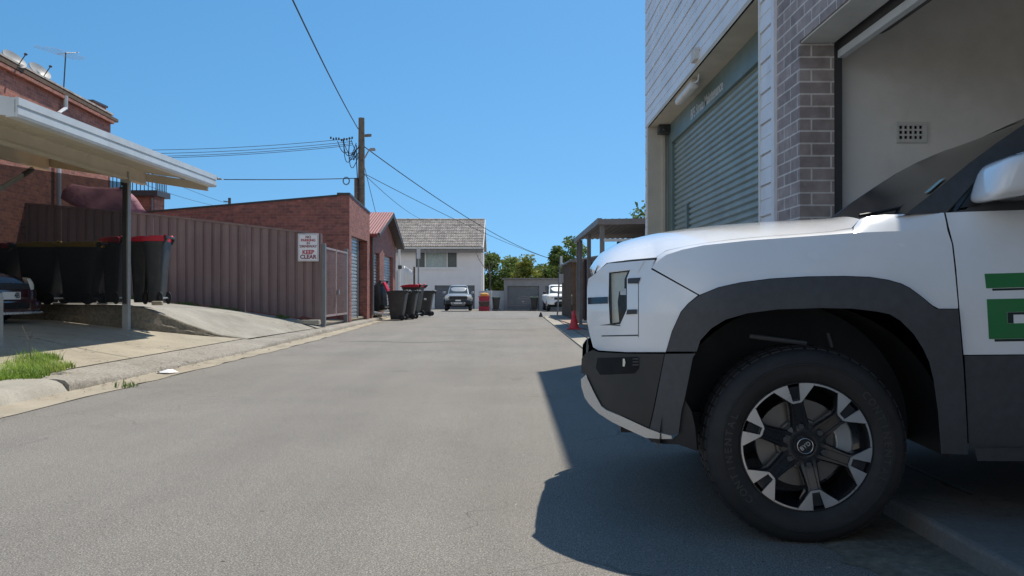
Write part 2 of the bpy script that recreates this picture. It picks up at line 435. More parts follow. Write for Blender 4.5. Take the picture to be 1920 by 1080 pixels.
M['wheelblack'] = mat('wheel_gloss_black', (.014, .015, .018), .28, .1, coat=.4)
M['disc'] = mat('brake_disc_steel', (.22, .21, .2), .4, .15, metal=.8)
M['clad'] = mat('charcoal_cladding', (.058, .061, .066), .50, .12, 30, bump=.08, bscale=900)
M['gloss'] = mat('gloss_black_trim', (.012, .0125, .014), .16, .1, coat=.5)
M['carwhite'] = mat('white_car_paint', (.86, .865, .87), .22, .01, 2, coat=1.0, dirt=(.62, .59, .54), dirt_amt=.22, dscale=2.5)
M['decal'] = mat('green_vinyl', (.035, .20, .065), .35, .05)
M['decaldark'] = mat('dark_vinyl', (.018, .03, .028), .4)
M['lens'] = glass_mat('headlight_lens', (.25, .25, .24), .02, .8, .80, (.96, .96, .94))
M['lampin'] = mat('lamp_reflector_and_glint', (.80, .77, .66), .25, .1, metal=.15)  # beige also stands for the lane's reflection in the foreground ute's headlight
M['screen'] = glass_mat('windscreen_glass', (.010, .012, .012), .16, .12)
M['sideglass'] = glass_mat('side_window_glass', (.012, .015, .016), .02, .8, .10)
M['silverpaint'] = mat('silver_grey_paint', (.27, .30, .33), .3, .05, coat=.7)
M['plate'] = mat('plate_face', (.7, .7, .68), .5, .03)
M['platetext'] = mat('plate_letters', (.02, .02, .025), .5)
M['sticker'] = mat('paper_sticker', (.30, .42, .38), .6)
m_ = NT('shade_mesh'); m_.set((.013, .0155, .019), .8, spec=.2)
t_ = m_.n('ShaderNodeBsdfTransparent'); t_.inputs[0].default_value = (1, 1, 1, 1)
x_ = m_.n('ShaderNodeMixShader'); x_.inputs[0].default_value = .24
m_.l(m_.p.outputs[0], x_.inputs[1]); m_.l(t_.outputs[0], x_.inputs[2]); m_.l(x_.outputs[0], m_.out.inputs[0])
M['mesh'] = m_.m


def interp(tab, t):
    if t <= tab[0][0]: return tab[0][1]
    for (a, u), (b, v) in zip(tab, tab[1:]):
        if t <= b: return u + (v - u) * (t - a) / (b - a)
    return tab[-1][1]

# ================================================================ ground, road, kerbs
YS = [-14, -8, -4, -1, 1, 3, 5, 7, 9, 11, 13, 15, 17, 19, 22, 25, 28, 30, 32, 34, 37, 41, 46, 52, 57, 62, 70, 90]
XA = [(-14, -4.05), (8.5, -4.1), (16.5, -4.08), (26, -4.45), (32, -4.62), (36, -4.9), (37, -14)]
XK = [(-14, -4.45), (8, -4.46), (14.4, -4.42), (18.5, -4.52), (26, -4.72), (33, -4.85), (40, -4.9)]
mb = MB()
gx = [-900, -200, -60, -30, -16, -8, -4.6, 0, 1.4, 4, 8, 16, 40, 200, 900]
gy = [-300, -60] + YS + [140, 300, 1200]
mb.sheet([[(x, y, gz(y) - .03) for x in gx] for y in gy])
structure(mb.build('ground', M['ground']))
mb = MB()
def xr(y): return 1.68 if y < 5 else 1.68 - .43 * (y - 5) if y < 6 else 1.25 if y < 33 else (1.25 + (y - 33) * 2.2 if y < 37 else 10)
RY = sorted(set(YS[:-1] + [6, 8, 8.5, 10, 12, 14, 16, 18, 20, 33, 35, 36, 36.9]))
rows = []
for y in RY:
    a, b = interp(XA, y), xr(y)
    rows.append([(a + (b - a) * k / 12, y, gz(y) + .0) for k in range(13)])
mb.sheet(rows)
structure(mb.build('road', M['asphalt'], smooth=60))
# a worn patch strip and joint across the lane
mb = MB(); R2 = random.Random(3)
pts = [(-3.5 + k * .12, 16.2 + .25 * sin(k * .35) + R2.uniform(-.04, .04) + k * .012) for k in range(23)]
mb.sheet([[(x, y - .022, gz(y) + .004), (x, y + .022, gz(y) + .004)] for x, y in pts])
mb.sheet([[(x + 2.2, y + 5.3 - .03, gz(y) + .004), (x + 2.2, y + 5.3 + .03, gz(y) + .004)] for x, y in pts[2:17]])
mb.sheet([[(x + 1.5, y + 14.3 - .05, gz(y + 14.3) + .004), (x + 1.5, y + 14.3 + .05, gz(y + 14.3) + .004)] for x, y in pts])
structure(mb.build('road_seam', M['joint']))
# left gutter
mb = MB(); rows = []
for i in range(0, 120):
    y = -8 + i * .375
    if y > 36: break
    a = interp(XA, y) + R2.uniform(-.012, .02) * (1 if y < 8.5 else 2.5); k = interp(XK, y)
    rows.append([(a, y, gz(y) + .006), ((a + k) / 2, y, gz(y) - .006 + .004), (k - .02, y, gz(y) + .012)])
mb.sheet(rows); structure(mb.build('gutter', M['gutter'], smooth=60))
# rolled kerb beside the verge
mb = MB(); rows = []
for y in [-8, -4, 0, 3, 5, 6, 6.6, 7.2, 7.7, 8.1]:
    k = interp(XK, y)
    rows.append([(k, y, .0), (k - .02, y, .02), (k - .07, y, .085), (k - .13, y, .118), (k - .22, y, .135), (k - .5, y, .142), (k - .55, y, .142), (k - .55, y, -.02)])
b0 = len(mb.v); mb.sheet(rows); n = 8; mb.f.append(tuple(b0 + (len(rows) - 1) * n + j for j in range(n)))
structure(mb.build('kerb', M['kerb'], smooth=40))
# dropped kerb and crossover
LIP = [(8.1, .125), (8.5, .10), (9.3, .062), (13.5, .058), (15.3, .09), (17, .105), (22, .10), (35, .07)]
mb = MB(); rows = []; y = 8.12
while y < 34:
    k = interp(XK, y); l = interp(LIP, y); e = 1 if y < 20 else .4
    j = lambda s: R2.uniform(-s, s) * e
    rows.append([(k + j(.012), y, -.01), (k - .012 + j(.02), y, l * .55 + j(.012)), (k - .05 + j(.025), y, l + j(.008)), (k - .14, y, l + .006 + j(.004)),
                 (-5.05 if y < 15.2 else (-5.13 if y < 20.8 else k - .38), y, (.13 if y < 15.2 else .104 if y < 20.8 else l + .012))])
    y += .11
mb.sheet(rows); mb.add(rows[0] + [(-5.05, 8.12, -.02), (rows[0][0][0], 8.12, -.02)], [tuple(range(7))])
structure(mb.build('crossover', M['rough_concrete'], smooth=70))
# expansion joint
mb = MB(); rows = []
for i in range(60):
    y = 8.3 + i * .115; x = -5.06 + R2.uniform(-.006, .006); rows.append([(x - .016, y, .136), (x + .016, y, .136)])
mb.sheet(rows); structure(mb.build('expansion_joint', M['joint']))
# carport driveway floor
ZL = [(-20, .66), (-9.5, .60), (-7.6, .54), (-6.38, .395), (-5.6, .225), (-5.06, .130)]
mb = MB(); xs = [-16, -12, -9.5, -8.5, -7.6, -7, -6.7, -6.38, -6, -5.6, -5.3, -5.06]
mb.sheet([[(x - (.0 if x < -5.1 else 0), y, interp(ZL, x)) for x in xs] for y in [8.2 + k * .535 for k in range(11)] + [15.2]])
structure(mb.build('driveway', M['concrete'], smooth=60))
mb = MB(); mb.sheet([[(x, y, interp(ZL, x) + .004) for x in xs[2:]] for y in (10.72, 10.735)])
structure(mb.build('driveway_joint', M['joint']))
# verge soil near camera
mb = MB(); mb.sheet([[(-16, y, .2), (-9, y, .17), (-5.0, y, .12)] for y in (-8, 0, 4, 8.22)])
structure(mb.build('verge', M['ground']))
# raised ramp of the next driveway
RF = [(-14, 13.5, .83), (-11, 13.5, .82), (-8.5, 13.5, .805), (-6.9, 13.5, .80), (-6.45, 13.52, .785), (-6.2, 13.75, .70), (-5.8, 14.28, .44), (-5.4, 14.82, .215), (-5.06, 15.22, .125)]
RB = [(-14, 20.7, .96), (-11.5, 20.7, .93), (-9.5, 20.7, .84), (-8.2, 20.7, .68), (-7.2, 20.7, .56), (-6.7, 20.7, .49), (-6.2, 20.7, .42), (-5.6, 20.7, .34), (-4.86, 20.7, .115)]
mb = MB(); rows = []
for f_, b_ in zip(RF, RB):
    f_, b_ = Vector(f_), Vector(b_); r = []
    for k in range(9):
        t = k / 8; p = f_.lerp(b_, t); r.append(p)
    rows.append(r)
mb.sheet(rows); structure(mb.build('ramp', M['ramp'], smooth=60))
mb = MB(); mb.sheet([[(interp(XK, y) - .37, y, .108 - .03 * (y > 28) * (y - 28) / 6), (-4.98, y, .17), (-5.4, y, .21)] for y in (20.6, 23, 24.2, 27.6, 30, 34, 38)])
structure(mb.build('footpath', M['gutter'], smooth=60))
# right-hand kerb strip and footpath slabs
mb = MB(); rows = []
for y in (6.1, 7, 9, 12, 15, 19, 23, 27, 30, 32.2, 33.2):
    x0 = 1.25 + (0.0 if y < 32 else (y - 32) * .15)
    rows.append([(x0, y, -.01), (x0 + .01, y, .028), (x0 + .30, y, .045), (x0 + .32, y, .045)])
mb.sheet(rows); structure(mb.build('kerb_strip', M['kerb'], smooth=30))
mb = MB()
for y0, y1 in ((6.33, 13), (13.03, 17), (17.03, 21), (21.03, 25), (25.03, 29), (29.03, 34)):
    mb.box(1.60, 7 if y0 > 12.9 else 2.35, y0, y1, -.03, .05)
structure(mb.build('side_path', M['pathbrick'], bevel=.006))
mb = MB(); mb.box(1.66, 2.19, -6, 3.62, .0, .105); mb.box(1.70, 2.19, 3.65, 6.3, -.02, .05)
structure(mb.build('driveway_apron', M['slabdark'], bevel=.02))
mb = MB(); rows = []
for i in range(30):
    y = 2.55 + i * .04; u = i / 29
    rows.append([(1.66 - .42 * sin(pi * u) ** .7 + R2.uniform(-.04, .04), y, .002), (1.60 - .25 * sin(pi * u) ** .7 + R2.uniform(-.02, .02), y, .016 + R2.uniform(-.006, .006)), (1.665, y, .022)])
mb.sheet(rows); structure(mb.build('broken_concrete', M['wallconc'], smooth=60))

# grass tuft on the verge (stuff) and a weed at the gutter
def blades(mb, x0, x1, y0, y1, n, h0, h1, inside=None, z=.135, wd=.006, seed=1):
    R = random.Random(seed)
    for _ in range(n):
        x, y = R.uniform(x0, x1), R.uniform(y0, y1)
        if inside and not inside(x, y): continue
        h = R.uniform(h0, h1) * (1 if R.random() < .9 else 1.35); a = R.uniform(0, 2 * pi); l = R.uniform(.1, .75) * h; c, s_ = cos(a), sin(a)
        px_, py_ = -s_ * wd, c * wd
        zz = z(x, y) if callable(z) else z
        mb.add([(x - px_, y - py_, zz), (x + px_, y + py_, zz), (x + px_ * .8 + c * l * .35, y + py_ * .8 + s_ * l * .35, zz + h * .6), (x - px_ * .8 + c * l * .35, y - py_ * .8 + s_ * l * .35, zz + h * .6),
                (x + c * l, y + s_ * l, zz + h)], [(0, 1, 2, 3), (3, 2, 4)])
mb = MB()
def ing(x, y):
    e = -4.86 - .10 * sin(y * 9) - .06 * sin(y * 23) - max(0, (y - 8.75)) * .75
    return x < e and y < 9.75 + .3 * sin(x * 3)
zg = lambda x, y: max(.125, interp(ZL, x) * .0 + .125 + max(0, y - 8.2) * .06)
blades(mb, -8.0, -4.82, 7.95, 9.75, 21000, .03, .10, ing, zg, .005, 3)
blades(mb, -8.0, -5.1, 8.3, 9.75, 800, .08, .17, ing, zg, .0035, 4)
o = mb.build('grass', M['grass']); tag(o, 'ragged green grass growing beside the near left kerb', 'grass', kind='stuff')
mb = MB(); blades(mb, -4.2, -3.96, 8.36, 8.68, 70, .015, .075, lambda x, y: (x + 4.08) ** 2 + (y - 8.52) ** 2 < .016, .006, .005, 5)
tag(mb.build('weed', M['weed']), 'small green weed sprouting from the gutter edge', 'weed')
mb = MB()
zf = lambda x, y: interp([(p[0], p[2]) for p in RB], x) + .0
blades(mb, -9.6, -5.2, 19.95, 20.5, 900, .03, .10, lambda x, y: sin(x * 2.3) + sin(x * 5.1) > .1, zf, .012, 6)
tag(mb.build('grass_strip', M['weed']), 'low weeds along the foot of the maroon fence', 'weeds', kind='stuff')
mb = MB(); g = at(318, 693, 9.9); g = Vector((-4.28, 10.0, .012))
mb.add([(g.x - .12, g.y - .06, .014), (g.x + .05, g.y - .09, .02), (g.x + .13, g.y + .02, .016), (g.x + .03, g.y + .08, .045), (g.x - .1, g.y + .05, .02), (g.x, g.y, .055)],
       [(0, 1, 5), (1, 2, 5), (2, 3, 5), (3, 4, 5), (4, 0, 5)])
tag(mb.build('litter', M['paper']), 'crumpled white litter lying in the left gutter', 'litter')
mb = MB(); RL = random.Random(31)
for _ in range(420):
    y = RL.uniform(7.5, 30); k = interp(XK, y); x = k + abs(RL.gauss(.03, .09)) if RL.random() < .75 else RL.uniform(k - .5, interp(XA, y) + .5)
    if x < k: continue
    s_ = RL.uniform(.008, .028); an = RL.uniform(0, 6.28); u = Vector((cos(an), sin(an), RL.uniform(-.2, .4))) * s_; v = Vector((-sin(an), cos(an), RL.uniform(0, .3))) * s_ * .5; p = Vector((x, y, .022))
    mb.add([p - u, p + v, p + u, p - v], [(0, 1, 2, 3)])
o = mb.build('leaf_litter', M['deadwood']); tag(o, 'dry leaves and grit gathered along the left gutter', 'leaf litter', kind='stuff')
# dry twiggy stem and grey signpost at the frame's left edge
mb = MB(); b = Vector((-5.62, 9.4, .2))
mb.tube([b, b + Vector((-.03, 0, .25)), b + Vector((-.11, 0, .42))], [.007, .005, .003], 5)
mb.tube([b + Vector((-.03, 0, .25)), b + Vector((.03, 0, .36))], [.004, .003], 5); mb.tube([b + Vector((-.06, 0, .33)), b + Vector((-.0, 0, .36))], [.004, .002], 5)
tag(mb.build('dry_stem', M['deadwood']), 'bare dry stem standing in the verge grass', 'dead plant')
mb = MB(); mb.tube([(-6.19, 9.72, .15), (-6.19, 9.72, .95), (-6.19, 9.72, 1.0)], [.033, .033, .02], 12)
tag(mb.build('bollard', M['postgrey']), 'short grey steel post at the edge of the verge grass', 'post')

# ================================================================ left carport
t = thing('carport', (-6.38, 12, .4), 'white carport with pale steel roof shading the left driveway', 'carport')
XG, Y0, Y1 = -5.16, 8.37, 14.0
def roofz(x): return 2.83 + (XG - x) * .15
mb = MB(); rows = []     # ribbed ceiling sheets running across the roof
yy = Y0 + .02; prof = []
while yy < Y1 - .05:
    prof += [(yy, 0), (yy + .09, 0), (yy + .098, -.028), (yy + .135, -.028), (yy + .143, 0)]; yy += .16
mb.sheet([[(x, y, roofz(x) + .1 + d) for y, d in prof] for x in (-16, -11, XG - .02)])
mb.build('ceiling', M['cream'], t)
mb = MB(); mb.sheet([[(x, y, roofz(x) + .19 + (.02 if (k % 2) else 0)) for k, y in enumerate([Y0 + .0 + q * .1 for q in range(62)])] for x in (-16, -11, XG - .02)])
mb.build('roof', M['rooftop'], t)
mb = MB()                # gutter along the lane edge, stepped profile
pr = [(XG - .12, 2.840), (XG - .0, 2.840), (XG + .012, 2.870), (XG + .012, 2.935), (XG - .004, 2.942), (XG - .004, 2.958), (XG + .016, 2.965), (XG + .016, 3.045), (XG - .01, 3.055), (XG - .02, 3.045), (XG - .02, 2.890), (XG - .12, 2.890)]
mb.prism(pr, 'y', Y0, Y1); mb.build('gutter', M['gut_white'], t)
mb = MB()
mb.prism([(XG - .025, 2.840), (XG - .025, 3.040), (-16, roofz(-16) + .22), (-16, roofz(-16) + .02)], 'y', Y0 - .005, Y0 + .03)
mb.build('fascia', M['gut_white'], t)
mb = MB(); mb.prism([(XG - .13, 2.770), (XG - .13, 2.910), (-16, roofz(-16) + .08), (-16, roofz(-16) - .06)], 'y', Y1 - .06, Y1 - .01); mb.build('end_beam', M['cream'], t)
for xb, ya in ((-6.38, Y0 + .1), (-8.06, Y0 + .1)):
    mb = MB(); z = roofz(xb) + .09
    mb.prism([(xb - .05, z), (xb + .05, z), (xb + .05, z - .03), (xb + .035, z - .03), (xb + .035, z - .2), (xb + .05, z - .2), (xb + .05, z - .235), (xb - .05, z - .235)], 'y', ya, Y1 - .07)
    mb.build('beam', M['cream'], t)
for yp in (13.3, 9.35):
    if yp < 10: continue
    mb = MB(); mb.box(-6.43, -6.33, yp - .05, yp + .05, interp(ZL, -6.38) - .01, roofz(-6.38) - .14); p = mb.build('post', M['postgrey'], t, bevel=.006)
    mb = MB(); mb.box(-6.445, -6.315, yp - .066, yp - .05, 2.77, 3.0); mb.tube([(-6.38, yp - .066, 2.88), (-6.38, yp - .075, 2.88)], .014, 8); mb.build('bracket', M['postgrey'], p)
mb = MB(); mb.tube([at(-30, 372, 12.6), at(60, 317, 13.4)], .045, 8); mb.build('brace', M['postgrey'], t)
# dark shade mesh hung from the carport
mb = MB(); cols = []
for k in range(61):
    x = -14 + k * (14 - 6.325) / 60; dy = -.02 + .014 * sin(k * .9) + .006 * sin(k * 2.3)
    cols.append([(x, 13.21 + dy * q, z) for z, q in ((roofz(x) - .2, .2), (2.3, .8), (1.6, 1), (.82, .5))])
mb.sheet(cols)
tag(mb.build('shade_screen', M['mesh'], smooth=80), 'dark see-through shade mesh hung along the carport behind the post', 'screen')

# retaining wall below the ramp
mb = MB(); RW = random.Random(9)
top = [(p[0], p[1], p[2]) for p in RF]
def fine(pl, n=9):
    out = []
    for a, b in zip(pl, pl[1:]):
        for k in range(n): out.append(tuple(Vector(a).lerp(Vector(b), k / n)))
    return out + [pl[-1]]
ft = fine(top); rows = []
for (x, y, z) in ft:
    base = interp(ZL, x) - .02; hh = max(.01, z - base)
    r = [(x, y + .1, z + .006), (x, y - .005 + RW.uniform(-.006, .006), z + .006)]
    for q in (.12, .45, .55, .8, 1.0):
        r.append((x + RW.uniform(-.01, .01), y - .02 - (.035 if q > .5 else 0) + RW.uniform(-.012, .012), z - hh * q))
    rows.append(r)
mb.sheet(rows)
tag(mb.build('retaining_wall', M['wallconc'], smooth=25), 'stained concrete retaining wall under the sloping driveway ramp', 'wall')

# ================================================================ maroon fence with gate, sign
def fz_top(x): return interp([(-14, 3.42), (-9.5, 3.04), (-4.86, 2.50)], x)
def fz_bot(x): return interp([(p[0], p[2]) for p in RB], x) + (.0 if x < -5.5 else .1)
YF = 20.7
t = thing('steel_fence', (-9, YF, .8), 'maroon ribbed steel fence sloping down towards the lane', 'fence')
xs = -14.0; k = 0
while xs < -4.95:
    xe = min(xs + 2.37, -4.92)
    mb = MB(); pr = []; x = xs + .03
    while x < xe - .05:
        for dx, dy in ((0, 0), (.13, 0), (.148, .042), (.196, .042), (.214, 0)):
            if x + dx < xe - .02: pr.append((x + dx, dy))
        x += .225
    pr.append((xe - .02, 0))
    mb.sheet([[(x, YF + d, fz_bot(x) + .03), (x, YF + d, fz_top(x) - .02)] for x, d in pr])
    mb.build('panel', M['fence'], t)
    mb = MB(); mb.bar((xs, YF + .0, fz_top(xs)), (xe, YF + .0, fz_top(xe)), .05, .045); mb.build('rail', M['fence'], t)
    mb = MB(); mb.box(xe - .035, xe + .02, YF - .03, YF + .05, fz_bot(xe) - .02, fz_top(xe)); mb.build('post', M['fence'], t)
    xs = xe
t = thing('driveway_sign', (-5.05, YF - .06, 2.2), 'white no parking sign screwed to the end of the maroon fence', 'sign')
sc = (YF - .04) / F
c = at(578, 464, YF - .04)
mb = MB(); mb.box(c.x - .265, c.x + .265, c.y - .012, c.y, c.z - .355, c.z + .355); mb.build('face', M['signwhite'], t, bevel=.004)
mb = MB()
for a, b in (((-.24, -.33), (.24, -.33)), ((.24, -.33), (.24, .33)), ((.24, .33), (-.24, .33)), ((-.24, .33), (-.24, -.33))):
    mb.bar((c.x + a[0], c.y - .013, c.z + a[1]), (c.x + b[0], c.y - .013, c.z + b[1]), .006, .006)
mb.build('border', M['signdark'], t)
for ln, sz, dz, mm, bo in (('NO', .07, .265, 'signdark', .003), ('PARKING', .07, .183, 'signred', .003), ('IN', .062, .105, 'signdark', .002), ('DRIVEWAY', .068, .025, 'signdark', .003), ('KEEP', .11, -.125, 'signred', .005), ('CLEAR', .11, -.245, 'signdark', .005)):
    vs, fs = text_verts(ln, sz * 1.28, bo); mb = MB(); mb.add([(c.x + v.x, c.y - .0145 - v.z, c.z + dz + v.y) for v in vs], fs); mb.build('lettering', M[mm], t)
t = thing('side_gate', (-4.92, 22, .3), 'closed maroon double gate between the grey post and brick garage', 'gate')
for xg, yg, zt in ((-4.87, 20.75, 2.27), (-4.95, 23.95, 2.3)):
    mb = MB(); mb.box(xg - .06, xg + .06, yg - .06, yg + .06, .12, zt); mb.build('post', M['gatepost'], t, bevel=.006)
for a, b in ((20.85, 22.33), (22.37, 23.85)):
    mb = MB(); x = -4.9
    for y in (a, b - .05): mb.box(x - .02, x + .02, y, y + .05, .36, 2.2)
    for z in (.36, 2.15): mb.box(x - .019, x + .019, a + .05, b - .05, z, z + .05)
    p = mb.build('leaf', M['gate'], t)
    mb = MB(); y = a + .09
    while y < b - .12: mb.box(x - .004, x + .004, y, y + .03, .41, 2.15); y += .14
    mb.build('slats', M['gate'], p)
mb = MB(); mb.box(-4.86, -4.8, 22.28, 22.42, .95, 1.08); mb.build('latch', M['gatepost'], t)
R4 = random.Random(4)
for k, (px, py, s_, lb) in enumerate(((568, 598, .17, 'flat grey stone nearest the fence end'), (586, 602, .2, 'larger pale broken paver by the gate post'), (546, 596, .1, 'small dark stone at the foot of the fence'))):
    p = at(px, py, 20.1); mb = MB(); mb.hexa([(p.x + s_ * a + R4.uniform(-.03, .03), p.y + s_ * .5 * b, .27 + .09 * k * 0 + c_) for c_ in (-.06, .05) for a, b in ((-1, -1), (1, -1), (1, 1), (-1, 1))])
    tag(mb.build('stone', M['kerb'], bevel=.015), lb, 'stone', 'loose stones below the fence')

# ================================================================ red brick garages
XW = -4.9
t = thing('brick_garage', (XW, 26, .2), 'flat roofed red brick garage with one roller door', 'garage')
mb = MB()
mb.prism([(XW, .1), (XW, 3.93), (-10.76, 3.43), (-14, 3.15), (-14, .1)], 'y', 24.2, 24.42)
mb.prism([(24.2 - .003, .1), (24.52, .1), (24.52, 3.93), (24.2 - .003, 4.0)], 'x', XW - .35, XW + .003)
mb.prism([(27.2, .1), (27.65, .1), (27.65, 3.72), (27.2, 3.75)], 'x', XW - .35, XW)
mb.prism([(24.52, 2.74), (27.2, 2.74), (27.2, 3.75), (24.52, 3.93)], 'x', XW - .35, XW)
mb.prism([(XW - .35, .1), (XW - .35, 3.6), (-14, 3.1), (-14, .1)], 'y', 27.43, 27.65)
mb.build('wall', M['brick_red'], t)
mb = MB(); mb.prism([(24.18, 3.935), (27.67, 3.725), (27.67, 3.775), (24.18, 4.01)], 'x', XW - .37, XW + .02)
mb.prism([(XW - .36, 3.90), (XW - .36, 3.955), (-14, 3.20), (-14, 3.15)], 'y', 24.18, 24.45); mb.build('coping', M['brick_cap'], t)
mb = MB(); mb.prism([(XW - .3, 3.6), (-14, 2.9), (-14, 2.95), (XW - .3, 3.66)], 'y', 24.42, 27.43); mb.build('roof', M['shedgrey'], t)
def roller(name, x, y0, y1, z0, z1, m, parent, pitch=.09, dep=.018, axis='x'):
    mb = MB(); pr = []; z = z0
    while z < z1:
        pr += [(0, z), (dep, z + pitch * .22), (dep, z + pitch * .72), (0, z + pitch * .9)]; z += pitch
    mb.sheet([[(x + d, y, zz) for d, zz in pr] for y in (y0, y1)])
    return mb.build(name, m, parent)
roller('roller_door', XW - .15, 24.5, 26.1, .15, 2.8, M['slatlight'], t, .11, .025)
mb = MB(); mb.box(XW - .30, XW - .26, 26.1, 27.22, .2, 2.76); mb.tube([(XW - .24, 26.3, 1.0), (XW - .24, 26.3, 1.25)], .02, 6); mb.build('dark_panel', M['darkpanel'], t)  # dark panel with a short bar fills the far part of the doorway
mb = MB(); mb.box(XW - .30, XW - .1, 26.06, 26.14, .15, 2.76); mb.build('door_post', M['gatepost'], t)
mb = MB(); mb.box(XW - .54, XW - .12, 24.6, 27.15, .06, .205); mb.build('sill', M['gutter'], t)
for yj in ():
    mb = MB(); mb.box(XW - .5, XW - .36, yj, yj + .1, .2, 2.72); mb.build('door_track', M['dmetal'], t)

t = thing('gabled_garage', (-4.95, 31, .2), 'gabled brick garage with red steel roof and two roller doors', 'garage')
XW2 = -4.95; mb = MB()
for poly in ([(28.4, .1), (28.62, .1), (28.62, 2.45), (28.4, 2.45)], [(30.05, .1), (31.1, .1), (31.1, 2.45), (30.05, 2.45)], [(33.4, .1), (34.2, .1), (34.2, 2.45), (33.4, 2.45)],
             [(28.4, 2.45), (34.2, 2.45), (34.2, 2.98), (31.3, 3.98), (28.4, 3.1)]):
    mb.prism(poly, 'x', XW2 - .3, XW2)
mb.prism([(XW2 - .3, .1), (XW2 - .3, 3.1), (-12, 3.1), (-12, .1)], 'y', 28.4, 28.62); mb.prism([(XW2 - .3, -.1), (XW2 - .3, 2.9), (-12, 2.9), (-12, -.1)], 'y', 33.98, 34.2)
mb.build('wall', M['brick_gable'], t)
for a, b in ((28.6, 30.1), (31.05, 33.45)): roller('roller_door', XW2 - .14, a, b, .12, 2.5, M['slatlight'], t, .11, .025)
mb = MB(); pr = []
x = -12.0
while x < -4.62: pr += [(x, 0), (x + .05, .02), (x + .1, 0)]; x += .1
for ya, za, yb, zb in ((28.0, 3.06, 31.3, 4.12), (34.5, 2.95, 31.3, 4.12)):
    mb.sheet([[(x, ya + (yb - ya) * q, za + (zb - za) * q + d) for x, d in pr] for q in (0, 1)])
    mb.sheet([[(x, ya + (yb - ya) * q, za + (zb - za) * q - .03) for x in (-12, -4.64)] for q in (0, 1)])
mb.build('roof', M['redroof'], t)
mb = MB()
for ya, za in ((28.0, 3.0), (34.5, 2.88)):
    mb.bar((-4.63, ya, za), (-4.63, 31.3, 4.03), .035, .16)
mb.build('barge_board', M['darkfascia'], t)
mb = MB()
mb.sheet([[(x, 31.3 + (34.45 - 31.3) * q, 3.98 + (2.85 - 3.98) * q) for x in (-4.95, -4.64)] for q in (0, 1)]); mb.build('eave_lining', M['darkfascia'], t)
mb = MB(); mb.tube([(-12, 27.97, 3.0), (-4.7, 27.97, 3.0)], .06, 8); mb.build('gutter', M['redroof'], t)
mb = MB(); mb.tube([(XW2 + .05, 28.32, 2.98), (XW2 + .05, 28.32, .2)], .04, 8); mb.build('downpipe', M['gatepost'], t)
mb = MB(); mb.box(XW2 - .1, XW2 + .1, 30.0, 31.15, .08, .22); mb.build('step', M['gutter'], t)

# ================================================================ flats far left
def fl(t): return Vector((-11.35 - .086 * 1.05 * (t - 17.5), t, 0))     # wall line
t = thing('brick_flats', (-12, 20, 1), 'tall red brick flats behind the carport with gutter and downpipe', 'building')
A = Vector((-12.2, 16.9, 0)); B = Vector((-13.0, 26.0, 0)); d = (B - A).normalized(); n = Vector((d.y, -d.x, 0))
mb = MB(); mb.hexa([tuple(A + Vector((0, 0, .5))), tuple(B + Vector((0, 0, .5))), tuple(B - n * 8 + Vector((0, 0, .5))), tuple(A - n * 8 + Vector((0, 0, .5))),
                    tuple(A + Vector((0, 0, 6.62))), tuple(B + Vector((0, 0, 6.62))), tuple(B - n * 8 + Vector((0, 0, 6.62))), tuple(A - n * 8 + Vector((0, 0, 6.62)))])
mb.build('wall', M['brick_flat'], t)
mb = MB(); a = A + n * .05 + Vector((0, 0, 6.67)); b = B + n * .05 + d * .35 + Vector((0, 0, 6.67))
mb.bar(a + Vector((0, 0, -.04)), b + Vector((0, 0, -.04)), .12, .1); mb.build('gutter', M['brown'], t)
mb = MB(); mb.bar(a + n * .02 - Vector((0, 0, .17)), b - d * .35 + n * .02 - Vector((0, 0, .17)), .1, .09); mb.build('brick_band', M['brick_flat'], t)
mb = MB(); a = A + Vector((0, 0, 6.73)); b = B + Vector((0, 0, 6.73)); mb.hexa([a + n * .1, b + n * .1 , b - n * 8, a - n * 8, a + n * .1 + Vector((0, 0, .05)), b + n * .1 + Vector((0, 0, .05)), b - n * 8 + Vector((0, 0, .9)), a - n * 8 + Vector((0, 0, .9))]); mb.build('roof', M['tile'], t)
q = A + d * 5.75
mb = MB(); mb.tube([q + n * .12 + Vector((0, 0, 6.55)), q + n * .12 + Vector((0, 0, 6.2)), q - d * .35 + n * .1 + Vector((0, 0, 6.0)), q - d * .35 + n * .1 + Vector((0, 0, 1))], .06, 8); mb.build('downpipe', M['gut_white'], t)
mb = MB(); c = B - n * .5 - d * .6
mb.hexa([c + Vector((x, y, z)) for z in (6.4, 6.93) for x, y in ((-.25, -.4), (.42, -.4), (.42, .4), (-.25, .4))]); mb.build('chimney', M['brick_flat'], t)
mb = MB(); mb.hexa([c + Vector((x, y, z)) for z in (6.93, 6.99) for x, y in ((-.28, -.45), (.46, -.45), (.46, .45), (-.28, .45))]); mb.build('chimney_cap', M['brick_cap'], t)
mb = MB(); a = A + d * 1.2 + n * .03; mb.hexa([a + Vector((0, 0, 4.6)), a + d * 2.2 + Vector((0, 0, 4.6)), a + d * 2.2 - n * .02 + Vector((0, 0, 4.6)), a - n * .02 + Vector((0, 0, 4.6)), a + Vector((0, 0, 5.6)), a + d * 2.2 + Vector((0, 0, 5.6)), a + d * 2.2 - n * .02 + Vector((0, 0, 5.6)), a - n * .02 + Vector((0, 0, 5.6))]); mb.build('window', M['glassdark'], t)
mb = MB(); a = A + d * 1.0 + n * .05 + Vector((0, 0, 5.65)); mb.bar(a, a + d * 2.9, .1, .06); mb.bar(a - Vector((0, 0, .16)), a + d * 3.4 - Vector((0, 0, .16)), .1, .06); mb.build('awning_rail', M['cream'], t)
